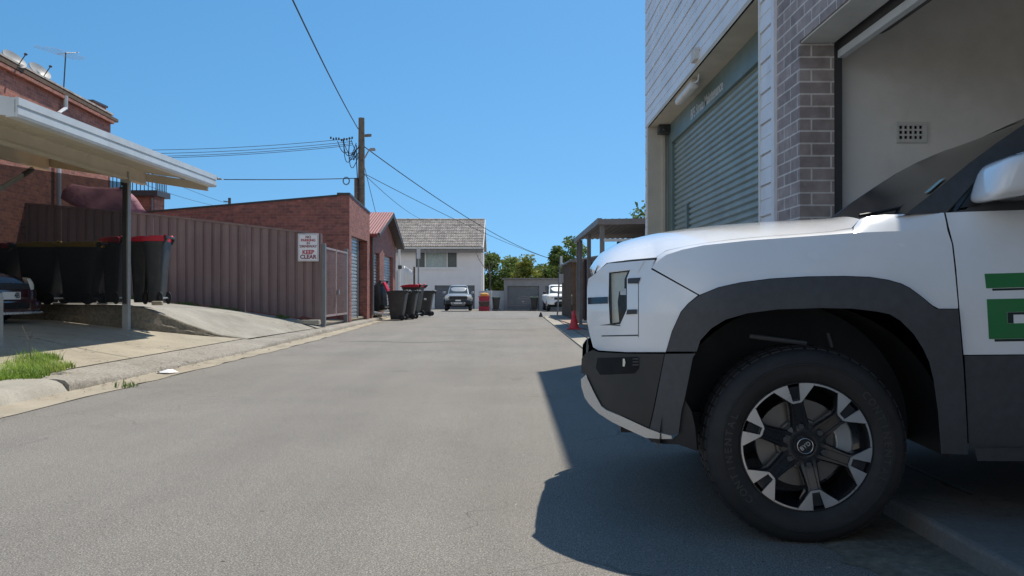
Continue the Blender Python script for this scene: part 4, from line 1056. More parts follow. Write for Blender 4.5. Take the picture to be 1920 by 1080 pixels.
for k in range(36): mb.box(2.14 + .008 * (k % 2), 2.176 + .008 * (k % 2), 29.25 + k * .15, 29.25 + k * .15 + .142, -.05, 2.1)
mb.build('wall', M['brown'], t)
mb = MB(); mb.prism([(2.05, 2.1), (5.2, 2.6), (5.2, 2.66), (2.05, 2.17)], 'y', 28.9, 35); mb.build('roof', M['shedgrey'], t)
mb = MB(); p = at(1066, 522, 33.5); mb.box(1.98, 2.13, 33.2, 33.5, p.z - .18, p.z + .18); mb.build('meter_box', M['ventface'], t)

# traffic cone
c = Vector((at(1076, 620, 20.9).x, 20.9, .052)); t = thing('traffic_cone', tuple(c), 'red traffic cone standing on the right footpath beside steel post', 'cone')
mb = MB(); mb.lathe([(.13, .03), (.12, .035), (.03, .48), (.022, .49), (.0, .49)], c, 'z', 20); mb.build('body', M['cone'], t, smooth=50)
mb = MB(); mb.box(c.x - .18, c.x + .18, c.y - .18, c.y + .18, c.z, c.z + .03); mb.build('base', M['cone'], t, bevel=.01)
mb = MB(); p = Vector((at(1014, 593, 31.5).x, 31.5, .045)); mb.lathe([(.09, 0), (.085, .02), (.03, .16), (.012, .19), (0, .19)], p, 'z', 10)
tag(mb.build('marker', M['dmetal'], smooth=40), 'small dark marker cone at the far right kerb corner', 'marker')
mb = MB(); p0 = at(1018, 594, 31.2); pts = [(1.42, 31.0, .05), (1.55, 28, .058), (1.72, 25, .058), (1.8, 22.5, .056), (1.95, 20, .056), (2.1, 17, .056), (2.15, 15, .056)]
mb.tube(pts, .018, 6); tag(mb.build('hose', M['wire']), 'dark hose lying along the right footpath', 'hose')

# ================================================================ wheelie bins
def make_bin(label, lid, group, rz, loc, open_lid=False, hgt=1.0):
    t = thing('wheelie_bin', loc, label, 'bin', group, rz)
    mb = MB(); rows = []
    for z, xa, xb, yw, r in ((.03, -.24, .18, .2, 4), (.10, -.25, .20, .21, 5), (.90, -.33, .33, .275, 7), (.93, -.335, .335, .28, 7), (.93, -.355, .355, .295, 7), (.985, -.36, .36, .30, 7)):
        row = []
        for k in range(32):
            a = 2 * pi * (k + .5) / 32; u = math.copysign(abs(cos(a)) ** (2 / r), cos(a)); v = math.copysign(abs(sin(a)) ** (2 / r), sin(a))
            row.append(((xa + xb) / 2 + (xb - xa) / 2 * u, yw * v, z))
        rows.append(row)
    b = len(mb.v); mb.sheet(rows, True); mb.f.append(tuple(b + k for k in range(31, -1, -1))); mb.f.append(tuple(b + 160 + k for k in range(32)))
    mb.build('body', M['binbody'], t, smooth=35, local=True)
    mb = MB(); prof = [(-.385, .985), (-.385, 1.005), (-.3, 1.045), (0, 1.075), (.3, 1.075), (.36, 1.06), (.36, .985)]
    if open_lid:
        prof = [(.40, 1.02), (.44, 1.0), (.50, .72), (.49, .34), (.46, .30), (.45, .6), (.38, 1.0)]
    mb.prism(prof, 'y', -(.09 if open_lid else .315), (.09 if open_lid else .315)); mb.build('lid', M[lid], t, bevel=.02, local=True)
    mb = MB()
    for y in (-.24, .24): mb.bar((.34, y, .97), (.43, y, 1.05), .05, .07)
    mb.tube([(.43, -.29, 1.05), (.43, .29, 1.05)], .018, 8); mb.build('handle', M['binbody'] if lid != 'liddark' else M['liddark'], t, local=True)
    if not open_lid:
        mb = MB()
        for y in (-.2, .2): mb.ell((.36, y, 1.075), .07, .05, .02, 10, 6)
        mb.build('hinge', M[lid], t, smooth=60, local=True)
    mb = MB(); mb.tube([(.22, -.27, .1), (.22, .27, .1)], .014, 8); mb.build('axle', M['steelpipe'], t, local=True)
    for y in (-.27, .27):
        mb = MB(); mb.lathe([(0, -.028), (.06, -.028), (.07, -.02), (.085, -.028), (.1, -.02), (.1, .02), (.085, .028), (.07, .02), (.06, .028), (0, .028)], (.22, y, .1), 'y', 18)
        mb.build('wheel', M['rubber'], t, smooth=40, local=True)
    return t
GZ = .80
CB = 'bins lined up under the carport'
proto = make_bin('black bin with bright red lid in full sun, rightmost of the carport bins', 'lidred', CB, .10, (-6.15, 13.95, GZ))
dup(proto, (-6.47, 14.1, GZ), .12, 'black bin with a bright red lid, half hidden by the carport post')
dup(proto, (-7.05, 14.3, GZ), .03, 'black red lidded bin behind the mesh, left of the carport post')
by = make_bin('black bin with a yellow lid behind the mesh, nearer the carport post', 'lidyellow', CB, .03, (-7.48, 14.0, GZ))
dup(by, (-8.19, 14.05, GZ), .02, 'black bin with a yellow lid behind the mesh, next to the left red lid')
dup(proto, (-8.92, 13.9, GZ - .03), .02, 'black red lidded bin behind the mesh at the left edge')
for lb, px in (('pale scrap of wood below the left yellow lidded bin', 105), ('pale scrap of wood below the right yellow lidded bin', 188)):
    p = at(px, 567, 13.4); mb = MB(); mb.box(p.x - .08, p.x + .08, 13.44, 13.49, GZ + .01, GZ + .03); tag(mb.build('wood_scrap', M['gut_white'], bevel=.005), lb, 'scrap', 'scraps on the retaining wall')
mb = MB(); p = at(296, 572, 13.66); mb.hexa([(p.x + a * .09, 13.66 + b * .06, .79 + c_) for c_ in (0, .07) for a, b in ((-1, -1), (1, -.8), (.8, 1), (-.9, 1))])
tag(mb.build('stone', M['concrete'], bevel=.02), 'pale chock stone under the wheel of the sunlit red bin', 'stone')
for o in [q for q in S.objects if q.name.startswith('wheelie_bin') and q['label'].count('red') and q.location.x > -7.2 and q.location.y < 20]: o.scale = (.50, .85, 1.10)
# bins at the far left kerb
CF = 'bins standing along the far left kerb'
def onroad(px, Y): return (atb(px, Y), Y, .005)
pd = make_bin('lidless charcoal bin, nearest and leftmost upright one of the kerb bins', 'liddark', CF, -.12, onroad(746, 29.0))
dup(pd, onroad(766, 30.2), -.10, 'charcoal bin half hidden between the lidless bin and the red topped bin')
pr_ = make_bin('tall charcoal bin with overfull red lid in the kerb row', 'lidred', CF, -.35, (atb(775, 31.6), 31.6, .06))
pr_.scale = (1.08, 1.08, 1.17)
bm_ = dup(pd, onroad(798, 34.0), -.05, 'charcoal bin with a small white label, rightmost of the kerb bins')
mb = MB(); mb.box(-.02, .08, -.289, -.272, .68, .76); mb.build('label_sticker', M['paper'], bm_, local=True)
pt = make_bin('tipped charcoal bin with its red lid dangling beside the gabled garage', 'lidred', CF, 2.6, (atb(716, 29.6), 29.6, .30), True)
pt.rotation_euler = (0, -.30, 2.75 - pi)
mb = MB(); a, b = at(700, 578, 28.8), at(730, 590, 28.8); mb.bar((a.x, 28.8, .30), (b.x, 28.9, .18), .1, .07); tag(mb.build('timber_plank', M['gut_white'], bevel=.006), 'pale plank lying on the kerb below the tipped bin', 'plank')
bg = make_bin('grey bin with a green lid between the white fence post and garage', 'lidgreen', 'bins by the grey garage', -1.45, (atb(930, 61), 61, -.42))
dup(bg, (atb(1002, 60.5), 60.5, -.42), -1.6, 'grey bin standing in front of the dark garage door')
# stack of red crates
t = thing('crate_stack', (atb(908, 60), 60, -.42), 'stack of red crates topped with an orange bag by the fence', 'crates')
cx_ = atb(908, 60)
for k in range(3):
    mb = MB(); w_ = .40 - .0 * k; z = -.42 + k * .38
    mb.hexa([(cx_ + a * (w_ - .03), 60 + b * .3, z) for a, b in ((-1, -1), (1, -1), (1, 1), (-1, 1))] + [(cx_ + a * w_, 60 + b * .33, z + .33) for a, b in ((-1, -1), (1, -1), (1, 1), (-1, 1))])
    mb.box(cx_ - w_ - .02, cx_ + w_ + .02, 59.65, 60.35, z + .33, z + .37)
    mb.build('crate', M['signred'] if k != 1 else M['maroon'], t)
mb = MB(); mb.ell((cx_ + .02, 60, .80), .34, .26, .17, 14, 8, .8); tag(mb.build('bag', M['orange'], smooth=60), 'orange and white bag lying on the red crates', 'bag')

# ================================================================ vehicles
def wheel(t, x, y, z, r=.39, wd=.25, rim='silver'):
    mb = MB(); mb.lathe([(r * .62, -wd / 2), (r * .9, -wd / 2), (r, -wd * .3), (r, wd * .3), (r * .9, wd / 2), (r * .62, wd / 2), (r * .5, 0)], (x, y, z), 'x', 24)
    o = mb.build('wheel', M['rubber'], t, smooth=40, local=True)
    sg = 1 if x > 0 else -1; mb = MB()
    for k in range(6):
        a = pi * k / 3; mb.bar((x + sg * wd * .45, y, z), (x + sg * wd * .45, y + r * .6 * cos(a), z + r * .6 * sin(a)), .04, .09, (1, 0, 0))
    mb.build('rim', M[rim], o, local=True)
def pickup(label, loc, paint, raptor, rz=0):
    t = thing('ute', loc, label, 'ute', None, rz)
    P = M[paint]; mb = MB()      # body: y forward is negative, front at y = 0
    e = 5
    mb.loft([(.02, .72, .62, 1.02, e), (.06, .80, .55, 1.08, e), (.25, .90, .5, 1.14, e), (.6, .945, .5, 1.17, e), (1.5, .95, .45, 1.2, e), (3.2, .95, .45, 1.14, 6), (3.3, .95, .5, 1.18, 7), (5.2, .94, .55, 1.16, 7), (5.3, .9, .6, 1.12, 7)], 'y', 36)
    mb.build('body', P, t, smooth=45, local=True)
    mb = MB(); mb.loft([(.1, .74, .98, 1.10, 4), (.45, .80, .98, 1.18, 4), (1.3, .80, 1.0, 1.24, 4), (1.5, .78, 1.0, 1.22, 4)], 'y', 28); bn = mb.build('bonnet', P, t, smooth=45, local=True)
    if not raptor:
        mb = MB(); mb.hexa([(-.22, .55, 1.16), (.22, .55, 1.16), (.24, 1.1, 1.2), (-.24, 1.1, 1.2), (-.2, .62, 1.25), (.2, .62, 1.25), (.2, 1.1, 1.26), (-.2, 1.1, 1.26)]); sc_ = mb.build('bonnet_scoop', P, bn, bevel=.02, local=True)
        mb = MB(); mb.box(-.17, .17, .56, .60, 1.19, 1.235); mb.build('scoop_mouth', M['void'], sc_, local=True)
    mb = MB(); mb.loft([(1.45, .76, 1.15, 1.2, 4), (1.9, .72, 1.15, 1.62, 4), (2.25, .66, 1.15, 1.83, 4.5), (3.0, .65, 1.15, 1.86, 5), (3.25, .66, 1.15, 1.80, 5), (3.35, .68, 1.15, 1.5, 5)], 'y', 36)
    mb.build('cabin', P, t, smooth=35, local=True)
    def scr(y0, z0, w0, y1, z1, w1, off=.02):
        return [(-w0, y0 - off, z0), (w0, y0 - off, z0), (w1, y1 - off, z1), (-w1, y1 - off, z1), (-w0, y0 - off + .02, z0 - .02), (w0, y0 - off + .02, z0 - .02), (w1, y1 - off + .02, z1 - .02), (-w1, y1 - off + .02, z1 - .02)]
    mb = MB(); mb.hexa(scr(1.47, 1.21, .69, 2.14, 1.77, .58, .03)); mb.build('windscreen', M['winglass'], t, local=True)
    for s in (-1, 1):
        mb = MB(); mb.hexa([(s * q, y, z) for q in (.70, .745) for y, z in ((1.8, 1.22), (3.1, 1.22), (3.0, 1.7), (2.3, 1.7))]); mb.build('side_window', M['glassdark'], t, local=True)
        mb = MB(); mb.ell((s * 1.02, 1.75, 1.28), .12, .07, .085, 12, 8, .7); mi = mb.build('mirror', P if raptor else M['black'], t, smooth=50, local=True)
        mb = MB(); mb.hexa([(s * a, y, z) for y in (.02, .3) for a, z in ((.56, .88), (.86 if y < .1 else .93, .88), (.86 if y < .1 else .93, 1.04), (.52, 1.02))]); mb.build('headlight', M['lampin'], t, bevel=.02, local=True)
        mb = MB(); pr = [(.45, .5)] + [(.95 + .52 * cos(a), .39 + .56 * sin(a)) for a in [pi - pi * k / 10 for k in range(11)]] + [(1.47, .45), (1.4, .42)] + [(.95 + .44 * cos(a), .39 + .47 * sin(a)) for a in [pi * k / 10 for k in range(11)]] + [(.5, .42)]
        mb.prism(pr, 'x', s * .93, s * (1.02 if raptor else .97)); mb.build('arch', M['black'] if raptor else P, t, local=True)
        wheel(t, s * .84, .95, .39); wheel(t, s * .84, 4.15, .39)
    mb = MB(); mb.box(-.62, .62, -.03, .08, .79, 1.04) if raptor else mb.box(-.5, .5, -.01, .08, .80, .97)
    g = mb.build('grille', M['black'], t, bevel=.02, local=True)
    mb = MB()
    if raptor:
        for z in (.84, .89, .94, .99): mb.box(-.55, .55, -.045, -.03, z, z + .012)
    else:
        mb.box(-.47, .47, -.03, -.01, .88, .90)
    mb.build('grille_bar', M['dmetal'], g, local=True)
    mb = MB(); mb.loft([(-.06, .6, .5, .72, 5), (-.02, .86, .46, .76, 5), (.2, .95, .44, .78, 6), (.5, .96, .5, .76, 6)], 'y', 28); mb.build('bumper', M['black'] if raptor else P, t, smooth=45, local=True)
    mb = MB(); mb.hexa([(-.50, -.10, .50), (.50, -.10, .50), (.46, .1, .36), (-.46, .1, .36), (-.50, -.10, .62), (.50, -.10, .62), (.5, .1, .62), (-.5, .1, .62)]); sk = mb.build('skid_plate', M['chrome'] if raptor else M['black'], t, bevel=.02, local=True)
    if raptor:
        for s in (-1, 1):
            mb = MB(); mb.box(s * .36 - .09, s * .36 + .09, -.112, -.09, .53, .585); mb.build('tow_slot', M['void'], sk, bevel=.01, local=True)
    else:
        mb = MB(); mb.box(-.42, .42, -.075, -.03, .62, .68); mb.build('lower_grille', M['void'], t, local=True)
    mb = MB(); mb.box(-.19, .19, -.085, -.05, .69 if raptor else .70, .79); mb.build('number_plate', M['plate'], t, local=True)
    mb = MB(); mb.box(-.8, .8, .5, 5.1, .3, .5); mb.build('chassis', M['void'], t, local=True)
    return t
M['winglass'] = glass_mat('car_windscreen_sky', (.05, .065, .07), .08, .7)
pickup('silver grey ute with black grille parked at the white house', (atb(859, 56), 56, -.30), 'silverpaint', True, .05)
u_ = pickup('white ute with a bonnet scoop parked by the grey garage', (atb(1053, 55), 55, -.30), 'white', False, .04)

# dark hatchback nosing out of the carport: local x is forward
t = thing('parked_car', (-7.42, 11.82, .545), 'dark maroon car whose front corner shows under the carport', 'car', None, -.06)
def bl(st, name, m, par=t, sm=45, n=36):
    mb = MB(); mb.loft(st, 'x', n); return mb.build(name, m, par, smooth=sm, local=True)
bl([(.02, .55, .28, .52, 4), (-.04, .72, .22, .58, 4), (-.2, .83, .18, .68, 4), (-.5, .87, .18, .78, 4.5), (-1.2, .88, .18, .86, 5), (-3.6, .88, .2, .9, 5), (-4.1, .82, .25, .85, 4), (-4.2, .7, .3, .75, 4)], 'body', M['maroon'])
bl([(-.12, .62, .55, .62, 3), (-.35, .74, .6, .74, 3), (-.9, .78, .7, .9, 3.5), (-1.15, .76, .7, .93, 3.5)], 'bonnet', M['maroon'])
bl([(-1.0, .72, .85, .9, 4), (-1.5, .68, .85, 1.25, 4), (-1.9, .62, .85, 1.42, 4), (-2.8, .62, .85, 1.45, 4.5), (-3.5, .64, .85, 1.3, 4), (-3.9, .66, .85, .95, 4)], 'cabin', M['glassdark'])
for s in (-1, 1):
    mb = MB(); rows = []
    for u in range(9):
        r = []
        for v in range(7):
            uu, vv = u / 8, v / 6
            y = s * (.50 + .32 * uu); x = .005 - .02 - .30 * uu ** 2.2 - .06 * (1 - (1 - vv)) + .03; z = .50 + .17 * vv + .03 * uu
            r.append((x + .03 * sin(pi * uu) * sin(pi * vv), y, z))
        rows.append(r)
    mb.sheet(rows); mb.build('headlight', M['lampin'], t, smooth=60, local=True)
mb = MB(); mb.box(-.05, .035, -.45, .45, .50, .60); mb.build('grille', M['black'], t, bevel=.02, local=True)
bl([(.05, .6, .18, .34, 4), (0, .78, .16, .36, 4), (-.25, .88, .15, .38, 5), (-.5, .89, .16, .36, 5)], 'bumper', M['maroon'])
mb = MB(); mb.box(.04, .06, -.42, .42, .22, .31); mb.build('air_intake', M['void'], t, bevel=.01, local=True)
bl([(.08, .5, .14, .17, 4), (.04, .76, .13, .18, 4), (-.2, .87, .13, .17, 4)], 'lip', M['chrome'])
mb = MB(); mb.box(.055, .07, -.19, .19, .36, .47); pl = mb.build('number_plate', M['plate'], t, local=True)
vs, fs = text_verts('4B', .12, .003); mb = MB(); mb.add([(.0715 + v.z, v.x * .9 + .11, .415 + v.y) for v in vs], fs); mb.build('lettering', M['platetext'], pl, local=True)
for x in (-.75, -3.25):
    for s in (-1, 1):
        mb = MB(); mb.lathe([(.1, -.09), (.28, -.09), (.31, -.05), (.31, .05), (.28, .09), (.1, .09)], (x, s * .8, .31), 'y', 22); mb.build('wheel', M['rubber'], t, smooth=40, local=True)

# ================================================================ the white ute in the foreground
TH = radians(5.3); CT, ST = cos(TH), sin(TH)
X0, Y0C = 1.18 + .955 * ST, 3.22 + .955 * CT            # front axle on the centre line
AN = -.872                                               # nose
CAR = thing('ute', (X0, Y0C, 0), 'white dual cab ute with black wheel arches nosing out of the garage', 'ute', None, -TH)
def Wf(a, z, an=None):
    s_ = max(0.0, a - (AN if an is None else an))
    w_ = .965 - .465 * max(0.0, 1 - s_ / .62) ** 2.2
    return w_ - .52 * max(0.0, z - .93) ** 1.5 - .5 * max(0.0, .58 - z) ** 2
def Wg(a, z, an=None): return .818 - .33 * (z - 1.33)
def P(px, py, off=0.0, wf=Wf, an=None):
    kx, kz = (px - CX) / F, (CY - py) / F; w_ = .9
    for _ in range(30):
        Y = (X0 * ST + Y0C * CT - w_) / (kx * ST + CT); X = kx * Y; z = H + kz * Y
        a = (X - X0) * CT - (Y - Y0C) * ST
        w_ = .5 * w_ + .5 * (wf(a, z, an) + off)
    return Vector((a, -w_, z))
def dens(poly, st=6):
    out = []
    for i, p in enumerate(poly):
        q = poly[(i + 1) % len(poly)]; L = math.hypot(q[0] - p[0], q[1] - p[1]); n = max(1, int(L / st))
        out += [(p[0] + (q[0] - p[0]) * k / n, p[1] + (q[1] - p[1]) * k / n) for k in range(n)]
    return out
def inside(p, poly):
    c = False; j = len(poly) - 1
    for i in range(len(poly)):
        (xi, yi), (xj, yj) = poly[i], poly[j]
        if (yi > p[1]) != (yj > p[1]) and p[0] < (xj - xi) * (p[1] - yi) / (yj - yi) + xi: c = not c
        j = i
    return c
def panel(name, poly, m, off=0.0, thick=.018, g=12, wf=Wf, an=None, holes=(), parent=None, mirror=True, smooth=40, offf=None):
    b = dens(poly, g * .6); hs = [dens(h, g * .5) for h in holes]
    vs = list(b); ed = [(i, (i + 1) % len(b)) for i in range(len(b))]; loops = [list(range(len(b)))]
    for h in hs:
        n0 = len(vs); vs += h; ed += [(n0 + i, n0 + (i + 1) % len(h)) for i in range(len(h))]; loops.append(list(range(n0, n0 + len(h))))
    x0, x1 = min(p[0] for p in b), max(p[0] for p in b); y0, y1 = min(p[1] for p in b), max(p[1] for p in b)
    bb = list(vs)
    y = y0 + g * .5; r = 0
    while y < y1:
        x = x0 + g * (.5 + .5 * (r % 2))
        while x < x1:
            if inside((x, y), b) and not any(inside((x, y), h) for h in hs) and all((x - q[0]) ** 2 + (y - q[1]) ** 2 > (g * .45) ** 2 for q in bb): vs.append((x, y))
            x += g
        y += g * .87; r += 1
    res = delaunay_2d_cdt([Vector(v) for v in vs], ed, [loops[0]], 1, 1e-5)
    pv = [(v.x, v.y) for v in res[0]]; fs = []
    for f in res[2]:
        c = (sum(pv[i][0] for i in f) / len(f), sum(pv[i][1] for i in f) / len(f))
        if not any(inside(c, h) for h in hs): fs.append(tuple(f))
    of = offf or (lambda x, y: off)
    objs = []
    for sg in ((1, -1) if mirror else (1,)):
        mb = MB()
        mb.add([(q.x, q.y * sg, q.z) for q in (P(x, y, of(x, y), wf, an) for x, y in pv)], fs)
        for lp in loops:
            fr = [P(vs[i][0], vs[i][1], of(*vs[i]), wf, an) for i in lp]; bk = [P(vs[i][0], vs[i][1], of(*vs[i]) - thick, wf, an) for i in lp]
            mb.sheet([[(q.x, q.y * sg, q.z) for q in fr], [(q.x, q.y * sg, q.z) for q in bk]], True)
        objs.append(mb.build(name, m, (parent if not isinstance(parent, list) else parent[0 if sg == 1 else 1]) or CAR, smooth=smooth, local=True))
    return objs

crease = [(1222, 502), (1226, 497), (1235, 488), (1249, 478), (1280, 468), (1319, 460), (1402, 451), (1485, 445), (1555, 440), (1600, 436.5), (1660, 434), (1720, 432.5), (1776.5, 431.5)]
gap = [(1228, 485), (1233, 480.5), (1249, 470), (1291, 460.5), (1374, 449), (1440, 443), (1513, 438), (1558, 434), (1598, 427.5), (1612, 411), (1625, 406.5), (1660, 402.7), (1696, 401.2), (1770, 398.8)]
arch_o = [(1249.5, 659), (1260.5, 621.7), (1277, 585.6), (1291, 569.5), (1310.6, 554.4), (1346.7, 539.7), (1388, 530.5), (1444, 523.3), (1513, 519.3), (1583, 518.4), (1630, 520), (1665, 525.4), (1690, 532.5), (1706, 540.5), (1727, 556), (1747, 573.5), (1753, 578), (1760, 579.8)]
arch_i = [(1306, 659), (1313, 638), (1333, 616), (1360.6, 599), (1402, 587.3), (1458, 580), (1541, 577.5), (1597, 578.6), (1644, 584), (1668, 589), (1689, 602), (1712.6, 626), (1730, 652.6), (1742, 679), (1750, 712), (1758, 770), (1764, 850)]
lens = [(1142, 511), (1181.5, 506.5), (1175.5, 521.5), (1175.5, 580), (1163, 608), (1143.6, 609), (1141, 560)]
# fender
side = crease + [(1785, 457.5), (1789.5, 498.5), (1796, 569.6), (1796.3, 578.6), (1760, 578.6), (1748, 572.3)] + [(x, y - 1.2) for x, y in arch_o[::-1][3:14]] + [(1312, 552.8)]
fobj = panel('fender', side, M['carwhite'], g=12)
DW = [(1228, .03), (1300, .055), (1600, .06), (1660, .04), (1770, 0)]
def strip(name, lo, hi, n, dlo, dhi, m, wf=Wf, par=None, cuts=3, rise=.0):
    for k_, sg in enumerate((1, -1)):
        mb = MB(); rows = []
        for i in range(n + 1):
            t_ = i / n; A_ = along(lo, t_); B_ = along(hi, t_)
            p = P(A_[0], A_[1], dlo(A_[0]), wf); q = P(B_[0], B_[1], dhi(B_[0]), wf)
            r = []
            for j in range(cuts + 1):
                v = j / cuts; s_ = p.lerp(q, v); s_.z += rise * sin(pi * v); r.append((s_.x, s_.y * sg, s_.z))
            rows.append(r)
        mb.sheet(rows); mb.build(name, m, par[k_] if par else CAR, smooth=60, local=True)
def along(pl, t_):
    L = [0]
    for a, b in zip(pl, pl[1:]): L.append(L[-1] + math.hypot(b[0] - a[0], b[1] - a[1]))
    d = t_ * L[-1]
    for i in range(len(pl) - 1):
        if d <= L[i + 1] or i == len(pl) - 2:
            u = (d - L[i]) / max(1e-6, L[i + 1] - L[i]); return (pl[i][0] + (pl[i + 1][0] - pl[i][0]) * u, pl[i][1] + (pl[i + 1][1] - pl[i][1]) * u)
cutx = 1604
c1 = [p for p in crease if p[0] <= 1600]; g1 = [p for p in gap if p[0] <= 1598]
c2 = [p for p in crease if p[0] >= 1600]; g2 = [(1602, 424)] + [p for p in gap if p[0] > 1598]
for cl_, gl_ in ((c1, g1), (c2, g2)):
    strip('fender_shoulder', cl_, gl_, 40, lambda x: 0, lambda x: -interp(DW, x), M['carwhite'], par=fobj, rise=.006)
# front cheek with headlight
cheek = [(1118.6, 511), (1103, 523), (1100.8, 540), (1100.5, 602), (1105, 624), (1112, 651), (1122, 657), (1174, 660), (1248.2, 660)] + [(x - .8, y - 1) for x, y in arch_o[1:4]] + [(1308.5, 553.6), (1221, 505), (1227.5, 487), (1181, 490.5), (1138, 495)]
ck = panel('front_bumper', cheek, M['carwhite'], g=9, holes=(lens,), thick=.03)
lobj = panel('headlight', lens, M['lens'], off=-.004, g=8, thick=.05)
panel('housing', [(1138, 506), (1186, 502), (1180, 522), (1180, 584), (1166, 613), (1138, 613)], M['gloss'], off=-.075, g=10, parent=lobj, thick=.01)
panel('reflector', [(1146, 513), (1177, 509.5), (1171, 523), (1170.5, 546), (1161, 546), (1158, 566), (1161, 604), (1148, 606)], M['lampin'], off=-.028, g=7, parent=lobj, thick=.01)  # beige shape paints the reflection of the sunlit surroundings into the lens
panel('bright_spot', [(1163, 541), (1174, 541), (1174, 553), (1163, 553)], M['signwhite'], off=-.03, g=6, parent=lobj, thick=.01)  # bright spot of the lens reflection put in as a white square
panel('running_light', [(1122, 507.5), (1139, 494), (1208, 489.2), (1196, 511.5), (1186, 505.5), (1140, 509.5)], M['carwhite'], off=.004, g=8, parent=lobj, thick=.006)
panel('trim', [(1177, 522.5), (1181, 521.5), (1201, 520.5), (1196.5, 531.5), (1177, 531.5)], M['dmetal'], off=.006, g=6, parent=ck, thick=.008)
panel('trim', [(1176, 580.5), (1194, 580), (1194, 588.5), (1174, 589.5)], M['dmetal'], off=.006, g=6, parent=ck, thick=.008)
panel('trim', [(1102, 558), (1139, 556.5), (1139, 569), (1102.5, 570.5)], M['gloss'], off=.006, g=6, parent=ck, thick=.008)
panel('crease_line', [(1128, 628.8), (1196, 627.4), (1196, 630), (1128, 631)], M['clad'], off=.0015, g=6, parent=ck, thick=.003)
panel('crease_line', [(1196.4, 522), (1197.5, 522), (1197.5, 632), (1196.4, 632)], M['dmetal'], off=.001, g=5, parent=ck, thick=.003)
panel('crease_line', [(1123, 610), (1142, 607.5), (1163, 609.5), (1163, 611.3), (1142, 610)], M['dmetal'], off=.0015, g=5, parent=ck, thick=.003)
# black bumper, seam, fog lamp, skid plate
BN = AN - .03
bump_ = [(1111.5, 656), (1122, 660), (1174, 663), (1245.5, 663.5), (1224, 770), (1216, 803), (1212.6, 801), (1168.5, 780.5), (1137, 767.5), (1127, 760), (1113, 734), (1098, 701), (1089.5, 699), (1090.5, 672), (1098, 662)]
bp = panel('lower_bumper', bump_, M['bumperblack'], off=.004, g=10, an=BN, thick=.04)
panel('bumper_end', [(1246.8, 663.5), (1304, 663), (1299, 670), (1284, 745), (1277.5, 769), (1272, 812), (1259, 815.5), (1236, 810), (1218, 804), (1226, 770)], M['clad'], off=.006, g=10, an=BN, thick=.04)
fg = panel('fog_lamp_dark_patch', [(1120, 671), (1196, 669), (1198, 690), (1190, 700), (1125, 703), (1117, 690)], M['void'], off=.006, g=8, an=BN, thick=.004, parent=bp)  # flat black patch painted on for the shade of the hollow
panel('fog_lamp', [(1167.5, 672.5), (1171, 672.5), (1172.5, 680), (1171, 687), (1167.5, 687)], M['lampin'], off=.012, g=5, an=BN, thick=.008, parent=bp)
for yy in (672, 677.5, 683):
    panel('fin', [(1186, yy), (1197, yy - .4), (1197, yy + 2), (1186, yy + 2)], M['clad'], off=.010, g=5, an=BN, thick=.006, parent=bp)
panel('skid_plate', [(1098, 703), (1113, 735), (1127, 761.5), (1137, 769), (1168.5, 782), (1212.6, 802.5), (1236, 811.5), (1259, 817), (1259, 822.5), (1240, 823), (1210, 820.5), (1172, 803), (1148, 791.5), (1122, 775), (1104, 757), (1096, 745), (1090, 725), (1089, 711)], M['chrome'], off=.014, g=8, an=BN, thick=.05)
panel('air_dam', [(1214, 821.5), (1260, 823.5), (1272, 813), (1278, 770), (1283, 748), (1296, 770), (1303, 800), (1307, 846), (1272, 833), (1245, 832), (1222, 829)], M['black'], off=-.012, g=9, an=BN, thick=.06)
# wheel arch flare with the lower rear panel
fl_ = arch_o + [(1796.8, 580), (1802, 640), (1806.5, 697), (1812, 800), (1814, 852)] + arch_i[::-1]
panel('wheel_arch', fl_, M['clad'], off=.02, g=11, thick=.05)
# door
belt = [(1773.5, 398.7), (1820, 396.8), (1920, 393.6), (2080, 389), (2318, 384)]
dr = panel('front_door', belt + [(2318, 663), (1920, 664.3), (1806.5, 665.2), (1799, 579), (1793, 503), (1788, 459), (1780, 428)], M['carwhite'], g=16)
panel('door_cladding', [(1808, 667), (1920, 666), (2318, 665), (2318, 838), (1816, 842), (1813, 770)], M['clad'], off=.008, g=16)
dc = panel('lettering', [(1846, 513.3), (1920, 511.3), (2010, 509.5), (2014, 536), (1849, 540.6)], M['decal'], off=.0012, g=14, parent=dr, thick=.001)
panel('lettering', [(1850, 561), (1920, 559.6), (2010, 558), (2010, 584), (1920, 584.8), (1888, 585.2), (1889, 606.5), (1920, 606), (2010, 605.4), (2012, 632), (1920, 634.4), (1854, 635.8)], M['decal'], off=.0012, g=12, parent=dr, thick=.001)
panel('letter_shadow', [(1860, 541.1), (1849.5 + 12, 541.1), (2014, 537), (2026, 540.5), (1861, 545.2)], M['decaldark'], off=.0010, g=12, parent=dr, thick=.001)
panel('letter_shadow', [(1888.6, 585.6), (1920, 585.2), (2010, 584.4), (2010, 588.8), (1920, 589.6), (1900, 590), (1900.4, 606), (1889.4, 606.2)], M['decaldark'], off=.0010, g=8, parent=dr, thick=.001)
panel('letter_shadow', [(1864, 636), (1920, 634.8), (2012, 632.4), (2024, 636), (1920, 639.6), (1865, 640.6)], M['decaldark'], off=.0010, g=10, parent=dr, thick=.001)
hd_ = panel('door_handle', [(2230, 440), (2295, 437), (2295, 452), (2230, 455)], M['gloss'], off=.03, g=10, parent=dr, thick=.03)
panel('side_step', [(1826, 840), (2318, 838), (2900, 838), (2900, 866), (1832, 864)], M['clad'], off=.03, g=30, thick=.12)
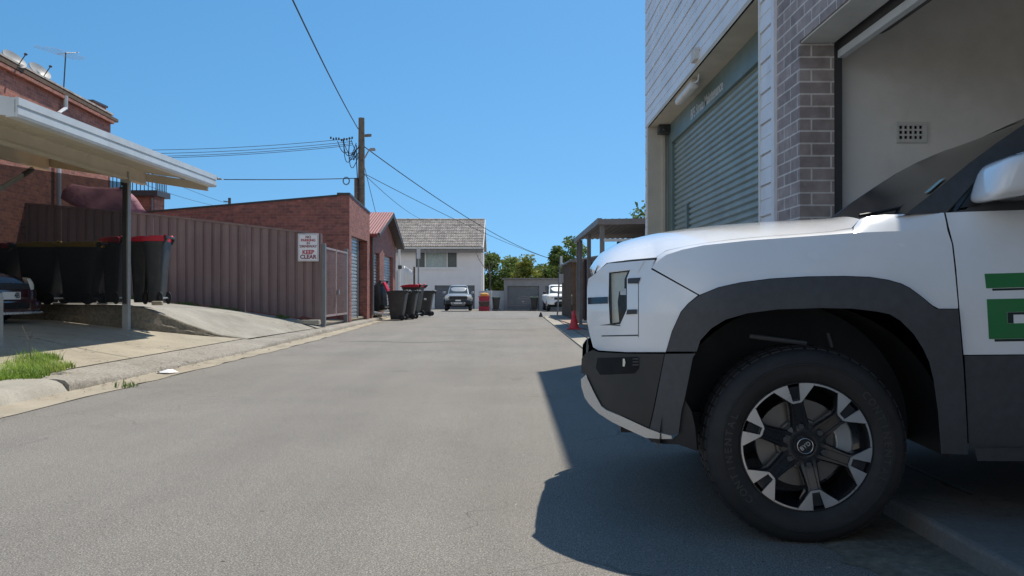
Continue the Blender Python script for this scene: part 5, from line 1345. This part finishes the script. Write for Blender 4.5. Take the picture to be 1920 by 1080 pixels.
# rear door, tray side, rear arch (in the garage)
panel('rear_door', [(2321, 384), (2690, 380), (2690, 560), (2650, 640), (2640, 661), (2321, 663)], M['carwhite'], g=26)
panel('door_cladding', [(2321, 665), (2640, 663), (2640, 838), (2321, 838)], M['clad'], off=.008, g=30)
ro = 1534
ra = [(1263 + ro, 659)] + [(x + ro, y) for x, y in arch_o[1:-1]]
panel('tray_side', [(2693, 380), (3560, 372), (3575, 520), (3570, 664), (1770 + ro, 664), (1752 + ro, 577)] + [(x, y - 1.2) for x, y in ra[::-1][1:]] + [(2700, 659), (2693, 640)], M['carwhite'], g=26)
panel('wheel_arch', ra + [(1768 + ro, 660), (1735 + ro, 660)] + [(x + ro, y) for x, y in arch_i[:13][::-1]], M['clad'], off=.02, g=22, thick=.05)
# bonnet: boundary to centre line
B = [(Vector((AN + .012, 0, 1.13)), (AN + .010, 1.135)), (Vector((AN + .016, -.30, 1.128)), (AN + .02, 1.15))]
for (px, py), dw, a_, z_ in (((1119.5, 509.5), 0, AN + .03, 1.17), ((1137.5, 493), 0, -.81, 1.21), ((1158, 489.5), -.004, -.76, 1.24), ((1181, 488), -.008, -.71, 1.265), ((1205, 486), -.015, -.66, 1.28), ((1227.5, 484), -.03, -.61, 1.292), ((1233, 480), -.032, -.58, 1.298)):
    B.append((P(px, py, dw), (a_, z_)))
for (px, py), a_, z_ in (((1249, 469.5), -.53, 1.308), ((1291, 460), -.43, 1.322), ((1330, 454.2), -.34, 1.332), ((1374, 448.5), -.25, 1.342), ((1440, 442.5), -.10, 1.352), ((1513, 437.5), .04, 1.36), ((1558, 433.5), .14, 1.364), ((1597, 427), .23, 1.366)):
    B.append((P(px, py, -interp(DW, px)), (a_, z_)))
b_ = P(1612, 411, -.09); B.append((Vector((b_.x, b_.y, b_.z)), (.30, 1.37)))
rows = []
for b, (a_, z_) in B:
    r = []
    for k in range(29):
        u = -1 + 2 * k / 28; v = 1 - abs(u); sg = -1 if u < 0 else 1
        x = a_ + (b.x - a_) * (1 - v) ** 1.5; y = abs(b.y) * abs(u) * sg; z = b.z + (z_ - b.z) * (1 - (1 - v) ** 2.7)
        r.append((x, y, z))
    rows.append(r)
mb = MB(); mb.sheet(rows)
mb.sheet([[tuple(b) for b, _ in B], [(b.x + .01, b.y, b.z - .03) for b, _ in B]]); mb.sheet([[(b.x, -b.y, b.z) for b, _ in B], [(b.x + .01, -b.y, b.z - .03) for b, _ in B]])
mb.build('bonnet', M['carwhite'], CAR, smooth=70, local=True)
mb = MB(); e = [P(px, py, -.004) for px, py in ((1119.5, 511), (1138, 494.2), (1182, 489.2), (1229, 485.2))]
for sg in (1, -1): mb.tube([(p.x + .004, p.y * sg, p.z) for p in e], .006, 6)
mb.build('bonnet_seal', M['black'], CAR, local=True)
# grille and centre of the nose
mb = MB(); rows = []
for z, dx in ((1.14, .045), (1.10, .028), (1.0, .018), (.86, .016), (.80, .02), (.775, .03)):
    rows.append([(AN + dx + .10 * max(0, abs(w_) - .42) ** 1.4, w_, z) for w_ in [-.495 + .99 * k / 24 for k in range(25)]])
mb.sheet(rows); gr = mb.build('grille', M['gloss'], CAR, smooth=60, local=True)
for z in (1.02, .93):
    mb = MB(); mb.tube([(AN + .012 + .1 * max(0, abs(w_) - .42) ** 1.4, w_, z) for w_ in [-.49 + .98 * k / 16 for k in range(17)]], .014, 6); mb.build('grille_bar', M['chrome'], gr, local=True)
mb = MB(); rows = []
for z, dx in ((.76, -.02), (.70, -.03), (.62, -.03), (.55, -.015), (.50, .03)):
    rows.append([(AN + dx + .022 + .12 * max(0, abs(w_) - .42) ** 1.4, w_, z) for w_ in [-.5 + 1.0 * k / 24 for k in range(25)]])
mb.sheet(rows); mb.build('lower_grille', M['black'], CAR, smooth=60, local=True)
mb = MB(); rows = []
for z, dx in ((.66, -.028), (.60, -.04), (.55, -.03), (.50, .02), (.47, .07)):
    rows.append([(AN + dx + .03 + .12 * max(0, abs(w_) - .42) ** 1.4, w_, z) for w_ in [-.5 + 1.0 * k / 24 for k in range(25)]])
mb.sheet(rows); mb.build('skid_plate', M['chrome'], CAR, smooth=60, local=True)
# hidden structure that keeps light out
mb = MB()
mb.box(-.66, .56, -.40, .40, .36, 1.17); mb.build('engine_bay', M['void'], CAR, local=True)
mb = MB(); mb.box(.585, .62, -.86, .86, .42, 1.2); mb.box(-.64, -.60, -.70, .70, .46, 1.08); mb.box(.62, 4.35, -.86, .86, .40, .48); mb.box(1.2, 4.3, -.84, .84, .48, 1.16)
mb.build('floor', M['void'], CAR, local=True)
mb = MB(); mb.box(-.72, -.3, -.5, .5, .36, .46); mb.build('undertray', M['black'], CAR, local=True)
for s_ in (-1, 1):
    for ax_ in (0, 3.26):
        mb = MB()
        mb.lathe([(.575, .0), (.575, .42), (.0, .46)] if s_ < 0 else [(.575, .0), (.575, -.42), (.0, -.46)], (ax_, .885 * s_, .39), 'y', 40, a0=-.08, a1=pi + .06)
        mb.build('arch_liner', M['black'], CAR, smooth=50, local=True)
mb = MB(); a_ = P(1405, 630, -.12); b_ = P(1512, 644, -.10); mb.tube([a_, b_], .010, 8); c_ = P(1398, 590, -.16); mb.tube([P(1552, 625, -.16), P(1560, 652, -.14)], .007, 6)
mb.build('suspension_arm', M['dmetal'], CAR, local=True)
# wheels
def car_wheel(ax_, s_, fancy):
    yo = -.955 * s_; C_ = Vector((ax_, yo, .39)); sg = s_          # sg = 1 is the near side, depth grows along +y
    def L(r, ang, h): return Vector((ax_ + r * cos(ang), yo + sg * h, .39 + r * sin(ang)))
    mb = MB()
    prof = [(.25, .05), (.258, .02), (.266, .008), (.276, .004), (.280, .0), (.300, -.006), (.328, -.009), (.330, -.012), (.336, -.012), (.338, -.008), (.360, -.002), (.378, .010), (.390, .026), (.394, .05), (.398, .09), (.398, .17), (.394, .21), (.385, .235), (.355, .258), (.30, .262), (.26, .24)]
    rows = [[L(r, 2 * pi * k / 72, h) for k in range(72)] for r, h in prof]; mb.sheet(rows, True)
    for k in range(54):
        a0 = 2 * pi * k / 54
        for (h0, h1, sh, r1) in ((.030, .060, 0, .4005), (.205, .240, .03, .4005), (.066, .124, .03, .4025), (.132, .196, .0, .4025)):
            da = 2 * pi / 54 * .40; q = []
            for r in (.382, r1):
                for h, d in ((h0, -da), (h1, -da + sh), (h1, da + sh), (h0, da)): q.append(L(r - (.004 if (h < .04 or h > .23) and r > .39 else 0), a0 + d, h))
            mb.hexa(q)
    wo = mb.build('wheel', M['rubber'], CAR, smooth=35, local=True)
    if not fancy:
        mb = MB(); rows = [[L(r, 2 * pi * k / 36, h) for k in range(36)] for r, h in ((.258, .02), (.24, .03), (.2, .05), (.05, .04), (0, .04))]; mb.sheet(rows, True); mb.build('rim', M['wheelblack'], wo, smooth=40, local=True); return
    # raised lettering round the sidewall
    for word, ac in (('CONTINENTAL', radians(190)), ('CONTINENTAL', radians(10))):
        mb = MB(); n = len(word); dA = radians(6.6)
        for i, ch in enumerate(word):
            vs, fs = text_verts(ch, .040, .0006); an = ac - (i - (n - 1) / 2) * dA
            rad = Vector((cos(an), 0, sin(an))); tan = Vector((sin(an), 0, -cos(an)))
            mb.add([Vector((ax_, yo, .39)) + rad * (.309 + v.y) + tan * v.x + Vector((0, sg * (-.0085 - .0015 * (v.z > 0)), 0)) for v in vs], fs)
        mb.build('lettering', M['lettering'], wo, local=True)
    mb = MB(); rows = [[L(r, 2 * pi * k / 72, h) for k in range(72)] for r, h in ((.262, .016), (.2605, .010), (.2555, .010), (.252, .02), (.246, .05), (.236, .10), (.228, .17), (.228, .22))]; mb.sheet(rows, True)
    rim = mb.build('rim', M['wheelblack'], wo, smooth=40, local=True)
    mb = MB(); mb.sheet([[L(r, 2 * pi * k / 48, h) for k in range(48)] for r, h in ((.178, .105), (.178, .13), (.0, .13))], True); mb.sheet([[L(r, 2 * pi * k / 48, h) for k in range(48)] for r, h in ((.178, .105), (.105, .105), (.10, .085), (0, .085))], True)
    mb.build('brake_disc', M['disc'], wo, smooth=30, local=True)
    mb = MB(); q = []
    for h in (.075, .15):
        for a1 in (-.35, -.1, .15, .40): q.append((.135, a1, h)); q.append((.205, a1, h))
    b0 = len(mb.v); mb.add([L(r, a + .12, h) for r, a, h in q], [(0, 1, 3, 2), (2, 3, 5, 4), (4, 5, 7, 6), (8, 9, 11, 10), (10, 11, 13, 12), (12, 13, 15, 14), (0, 2, 10, 8), (2, 4, 12, 10), (4, 6, 14, 12), (1, 3, 11, 9), (3, 5, 13, 11), (5, 7, 15, 13), (0, 1, 9, 8), (6, 7, 15, 14)])
    mb.build('brake_caliper', M['steelpipe'], wo, bevel=.008, local=True)
    mb = MB(); mb.sheet([[L(r, 2 * pi * k / 48, h) for k in range(48)] for r, h in ((.092, .075), (.088, .040), (.060, .034), (.045, .036), (.044, .044), (.0, .044))], True)
    hb = mb.build('hub', M['wheelblack'], rim, smooth=35, local=True)
    for k in range(6):
        th = radians(101.5 + 60 * k); er = Vector((cos(th), 0, sin(th))); et = Vector((-sin(th), 0, cos(th))); o_ = Vector((ax_, yo, .39))
        def Q(r, tt, h): return o_ + er * r + et * tt + Vector((0, sg * h, 0))
        mb = MB()
        secs = [(.040, .040, .036), (.085, .037, .034), (.125, .033, .026), (.165, .030, .019), (.182, .034, .016), (.215, .062, .0135), (.243, .082, .0125)]
        rr = []
        for r, hw, h in secs: rr.append([Q(r, -hw * .92, h + .055), Q(r, -hw, h + .012), Q(r, -hw + .007, h), Q(r, -.017, h), Q(r, -.0145, h + .005), Q(r, .0145, h + .005), Q(r, .017, h), Q(r, hw - .007, h), Q(r, hw, h + .012), Q(r, hw * .92, h + .055)])
        mb.sheet(rr); b0 = len(mb.v) - 10; mb.f.append(tuple(range(b0, b0 + 10)))
        sp = mb.build('spoke', M['wheelblack'], rim, smooth=28, local=True)
        mb = MB()
        pts = []
        for d in (-19, -16, -13, -10, -7, -5.3): pts.append((.2555, radians(d)))
        pts += [(.187, radians(-4.6)), (.187, radians(4.6))]
        for d in (5.3, 7, 10, 13, 16, 19): pts.append((.2555, radians(d)))
        pts += [(.245, radians(18.2)), (.182, radians(6.6)), (.178, radians(4.6)), (.178, radians(-4.6)), (.182, radians(-6.6)), (.245, radians(-18.2))]
        n = len(pts)
        idx = [(0, 1, 19), (1, 2, 19), (2, 3, 19), (3, 18, 19), (3, 4, 18), (4, 5, 18), (5, 6, 18), (6, 17, 18), (6, 7, 16, 17), (7, 15, 16), (7, 8, 15), (8, 9, 15), (9, 10, 15), (10, 14, 15), (10, 11, 14), (11, 12, 14), (12, 13, 14)]
        fv = [L(r, th + a, .0085) for r, a in pts]; bv = [L(r, th + a, .016) for r, a in pts]
        mb.add(fv, idx); mb.sheet([fv, bv], True)
        mb.sheet([[L(r, th + radians(a), .0087) for a in [19 + 22 * j / 8 for j in range(9)]] for r in (.2485, .2555)])
        mb.build('machined_face', M['silver'], sp, smooth=20, local=True)
        mb = MB(); nn = [Q(.079 + .0125 * cos(2 * pi * j / 6), .0125 * sin(2 * pi * j / 6), .022) for j in range(6)]; n2 = [Q(.079 + .0125 * cos(2 * pi * j / 6), .0125 * sin(2 * pi * j / 6), .045) for j in range(6)]
        mb.sheet([nn, n2], True); mb.f.append(tuple(range(6))); mb.build('wheel_nut', M['dmetal'], hb, bevel=.002, local=True)
    mb = MB(); mb.sheet([[L(r, 2 * pi * k / 40, h) for k in range(40)] for r, h in ((.0335, .040), (.0335, .024), (.0315, .0225), (.0, .0225))], True); cp = mb.build('hub_cap', M['wheelblack'], hb, smooth=30, local=True)
    mb = MB(); mb.sheet([[L(r, 2 * pi * k / 40, h) for k in range(40)] for r, h in ((.0318, .0222), (.0305, .0216), (.0295, .0222))], True); mb.build('ring', M['silver'], cp, local=True)
    vs, fs = text_verts('BYD', .0235, .0007, .001, 1.05); ca, sa = cos(radians(38)), sin(radians(38))
    mb = MB(); mb.add([(ax_ + sg * (v.x * ca - v.y * sa), yo + sg * (.0212 - .001 * (v.z > 0)), .39 + v.x * sa + v.y * ca) for v in vs], fs); mb.build('emblem', M['silver'], cp, local=True)
car_wheel(0, 1, True); car_wheel(0, -1, False); car_wheel(3.26, 1, False); car_wheel(3.26, -1, False)
# greenhouse
pu = [(1697, 402), (1728, 378), (1760, 353), (1790, 328.5), (1818, 305.6), (1870, 267.5), (1920, 233.5), (1970, 206), (2010, 188), (2060, 172), (2090, 166)]
pl_ = [(2100, 188), (2040, 214), (1985, 246), (1920, 281), (1875, 308), (1827, 341), (1797, 375), (1774.5, 399.5)]
panel('a_pillar', pu + pl_, M['clad'], off=.012, wf=Wg, g=12, thick=.05)
glz = [(1776, 399.5), (1799, 376), (1829, 342), (1877, 309.5), (1922, 282.5), (1987, 247.5), (2042, 215.5), (2102, 189.5), (2300, 182), (2560, 190), (2600, 376), (2318, 381), (1920, 393)]
panel('side_window', glz, M['sideglass'], off=0, wf=Wg, g=26, thick=.01)
panel('belt_moulding', [(1775, 399), (1812, 392.5), (1836, 365), (1850, 365), (1920, 356), (1960, 372), (2318, 366), (2600, 362), (2600, 379), (2318, 383), (1920, 393.3)], M['clad'], off=.012, wf=Wg, g=20, thick=.03)
panel('mirror_bracket', [(1800, 390), (1829, 350), (1842, 330), (1850, 365), (1840, 384)], M['black'], off=.02, wf=Wg, g=12, thick=.03)
panel('roof_rail', [(2090, 165.5), (2300, 158), (2560, 164), (2690, 190), (2760, 378), (2602, 378), (2562, 189), (2300, 181), (2100, 188)], M['carwhite'], off=.012, wf=Wg, g=24, thick=.05)
ws = [P(x, y, .0, Wg) for x, y in pu]
mb = MB(); rows = []
for p in ws: rows.append([(p.x + .03 * (1 - u * u) , p.y * -u * -1 if 0 else abs(p.y) * u, p.z + .004 * (1 - u * u)) for u in [-1 + 2 * k / 20 for k in range(21)]])
mb.sheet(rows); mb.build('windscreen', M['screen'], CAR, smooth=80, local=True)
mb = MB(); rows = []; last = ws[-1]
for k in range(13):
    t_ = k / 12; x = last.x + (3.0 - last.x) * t_; zc = .045 * sin(pi * min(1, t_ * .9 + .05)) ** .6
    rows.append([(x + .03 * (1 - u * u) * (1 - t_), abs(last.y) * u, last.z + zc * (1 - .5 * u * u) + (.025 * (1 - u * u)) - (.10 * max(0, t_ - .8) / .2)) for u in [-1 + 2 * j / 20 for j in range(21)]])
mb.sheet(rows); mb.build('roof', M['carwhite'], CAR, smooth=70, local=True)
mb = MB(); mb.sheet([[(3.0, -.62, 1.8), (3.0, .62, 1.8)], [(3.1, -.8, 1.2), (3.1, .8, 1.2)]]); mb.build('rear_window', M['sideglass'], CAR, local=True)
mb = MB(); mb.sheet([[(3.12, -.84, 1.22), (3.12, .84, 1.22)], [(4.35, -.84, 1.22), (4.35, .84, 1.22)]]); mb.build('tray_cover', M['black'], CAR, local=True)
mb = MB(); mb.box(4.36, 4.44, -.86, .86, .5, 1.3); mb.build('tailgate', M['carwhite'], CAR, bevel=.02, local=True)
mb = MB(); rows = []
for u in [-1 + 2 * k / 20 for k in range(21)]:
    b = B[-1][0]; x1 = B[-1][1][0]; v = 1 - abs(u)
    rows.append([(x1 + (b.x - x1) * (1 - v) ** 1.5 - .02, abs(b.y) * u, b.z + (B[-1][1][1] - b.z) * (1 - (1 - v) ** 2.7) - .022), (ws[0].x + .03 * (1 - u * u) + .02, (abs(ws[0].y) + .02) * u, ws[0].z + .0)])
mb.sheet(rows); mb.build('cowl', M['black'], CAR, smooth=80, local=True)
mb = MB(); mb.tube([at(1612, 404, 3.60), at(1650, 397.5, 3.62), at(1690, 389, 3.62), at(1716, 374, 3.62)], .007, 6)
q = [(Matrix.Rotation(TH, 3, 'Z') @ (Vector(p) - Vector((X0, Y0C, 0)))) for p in mb.v]; mb.v = [tuple(p) for p in q]; mb.build('wiper', M['black'], CAR, local=True)
i0, i1 = ws[2], ws[4]; mb = MB()
def wsp(t_, u): p = ws[1].lerp(ws[3], t_); return (p.x + .03 * (1 - u * u) - .004, -abs(p.y) * u, p.z + .004)
mb.add([wsp(.42, .93), wsp(.42, .84), wsp(.98, .80), wsp(.98, .89)], [(0, 1, 2, 3)]); mb.build('sticker', M['sticker'], CAR, local=True)
# seats and dash so the cabin is not hollow
mb = MB(); mb.box(.62, .95, -.70, .70, 1.0, 1.28); mb.build('dashboard', M['void'], CAR, bevel=.05, local=True)
for sx in (-.38, .38):
    for ax_ in (1.45, 2.3):
        mb = MB(); mb.loft([(ax_, .22, 1.1, 1.55, 4, sx), (ax_ + .12, .22, 1.1, 1.75, 4, sx), (ax_ + .2, .2, 1.1, 1.72, 4, sx)], 'x', 16)
        mb.v = [(p[0], p[1], p[2]) for p in mb.v]; mb.build('seat', M['black'], CAR, smooth=50, local=True)
for sg in (1, -1):
    mb = MB(); c = P(1905, 330, .13, Wg); mb.ell((c.x, c.y * sg, c.z), .125, .13, .088, 28, 16, .45)
    mb.v = [(x + (.025 * (z - c.z) / .08 if x < c.x else 0), y, z + .02 * (x - c.x) / .1) for x, y, z in mb.v]
    mo = mb.build('mirror', M['carwhite'], CAR, smooth=70, local=True)
    mb = MB(); mb.ell((c.x + .012, (c.y + .01) * sg, c.z - .045), .10, .125, .05, 20, 10, .6); mb.build('mirror_base', M['clad'], mo, smooth=70, local=True)
    mb = MB(); mb.bar((c.x - .01, (c.y + .08) * sg, c.z - .06), (c.x - .05, (c.y + .22) * sg, c.z - .10), .06, .04); mb.build('mirror_arm', M['black'], mo, bevel=.01, local=True)
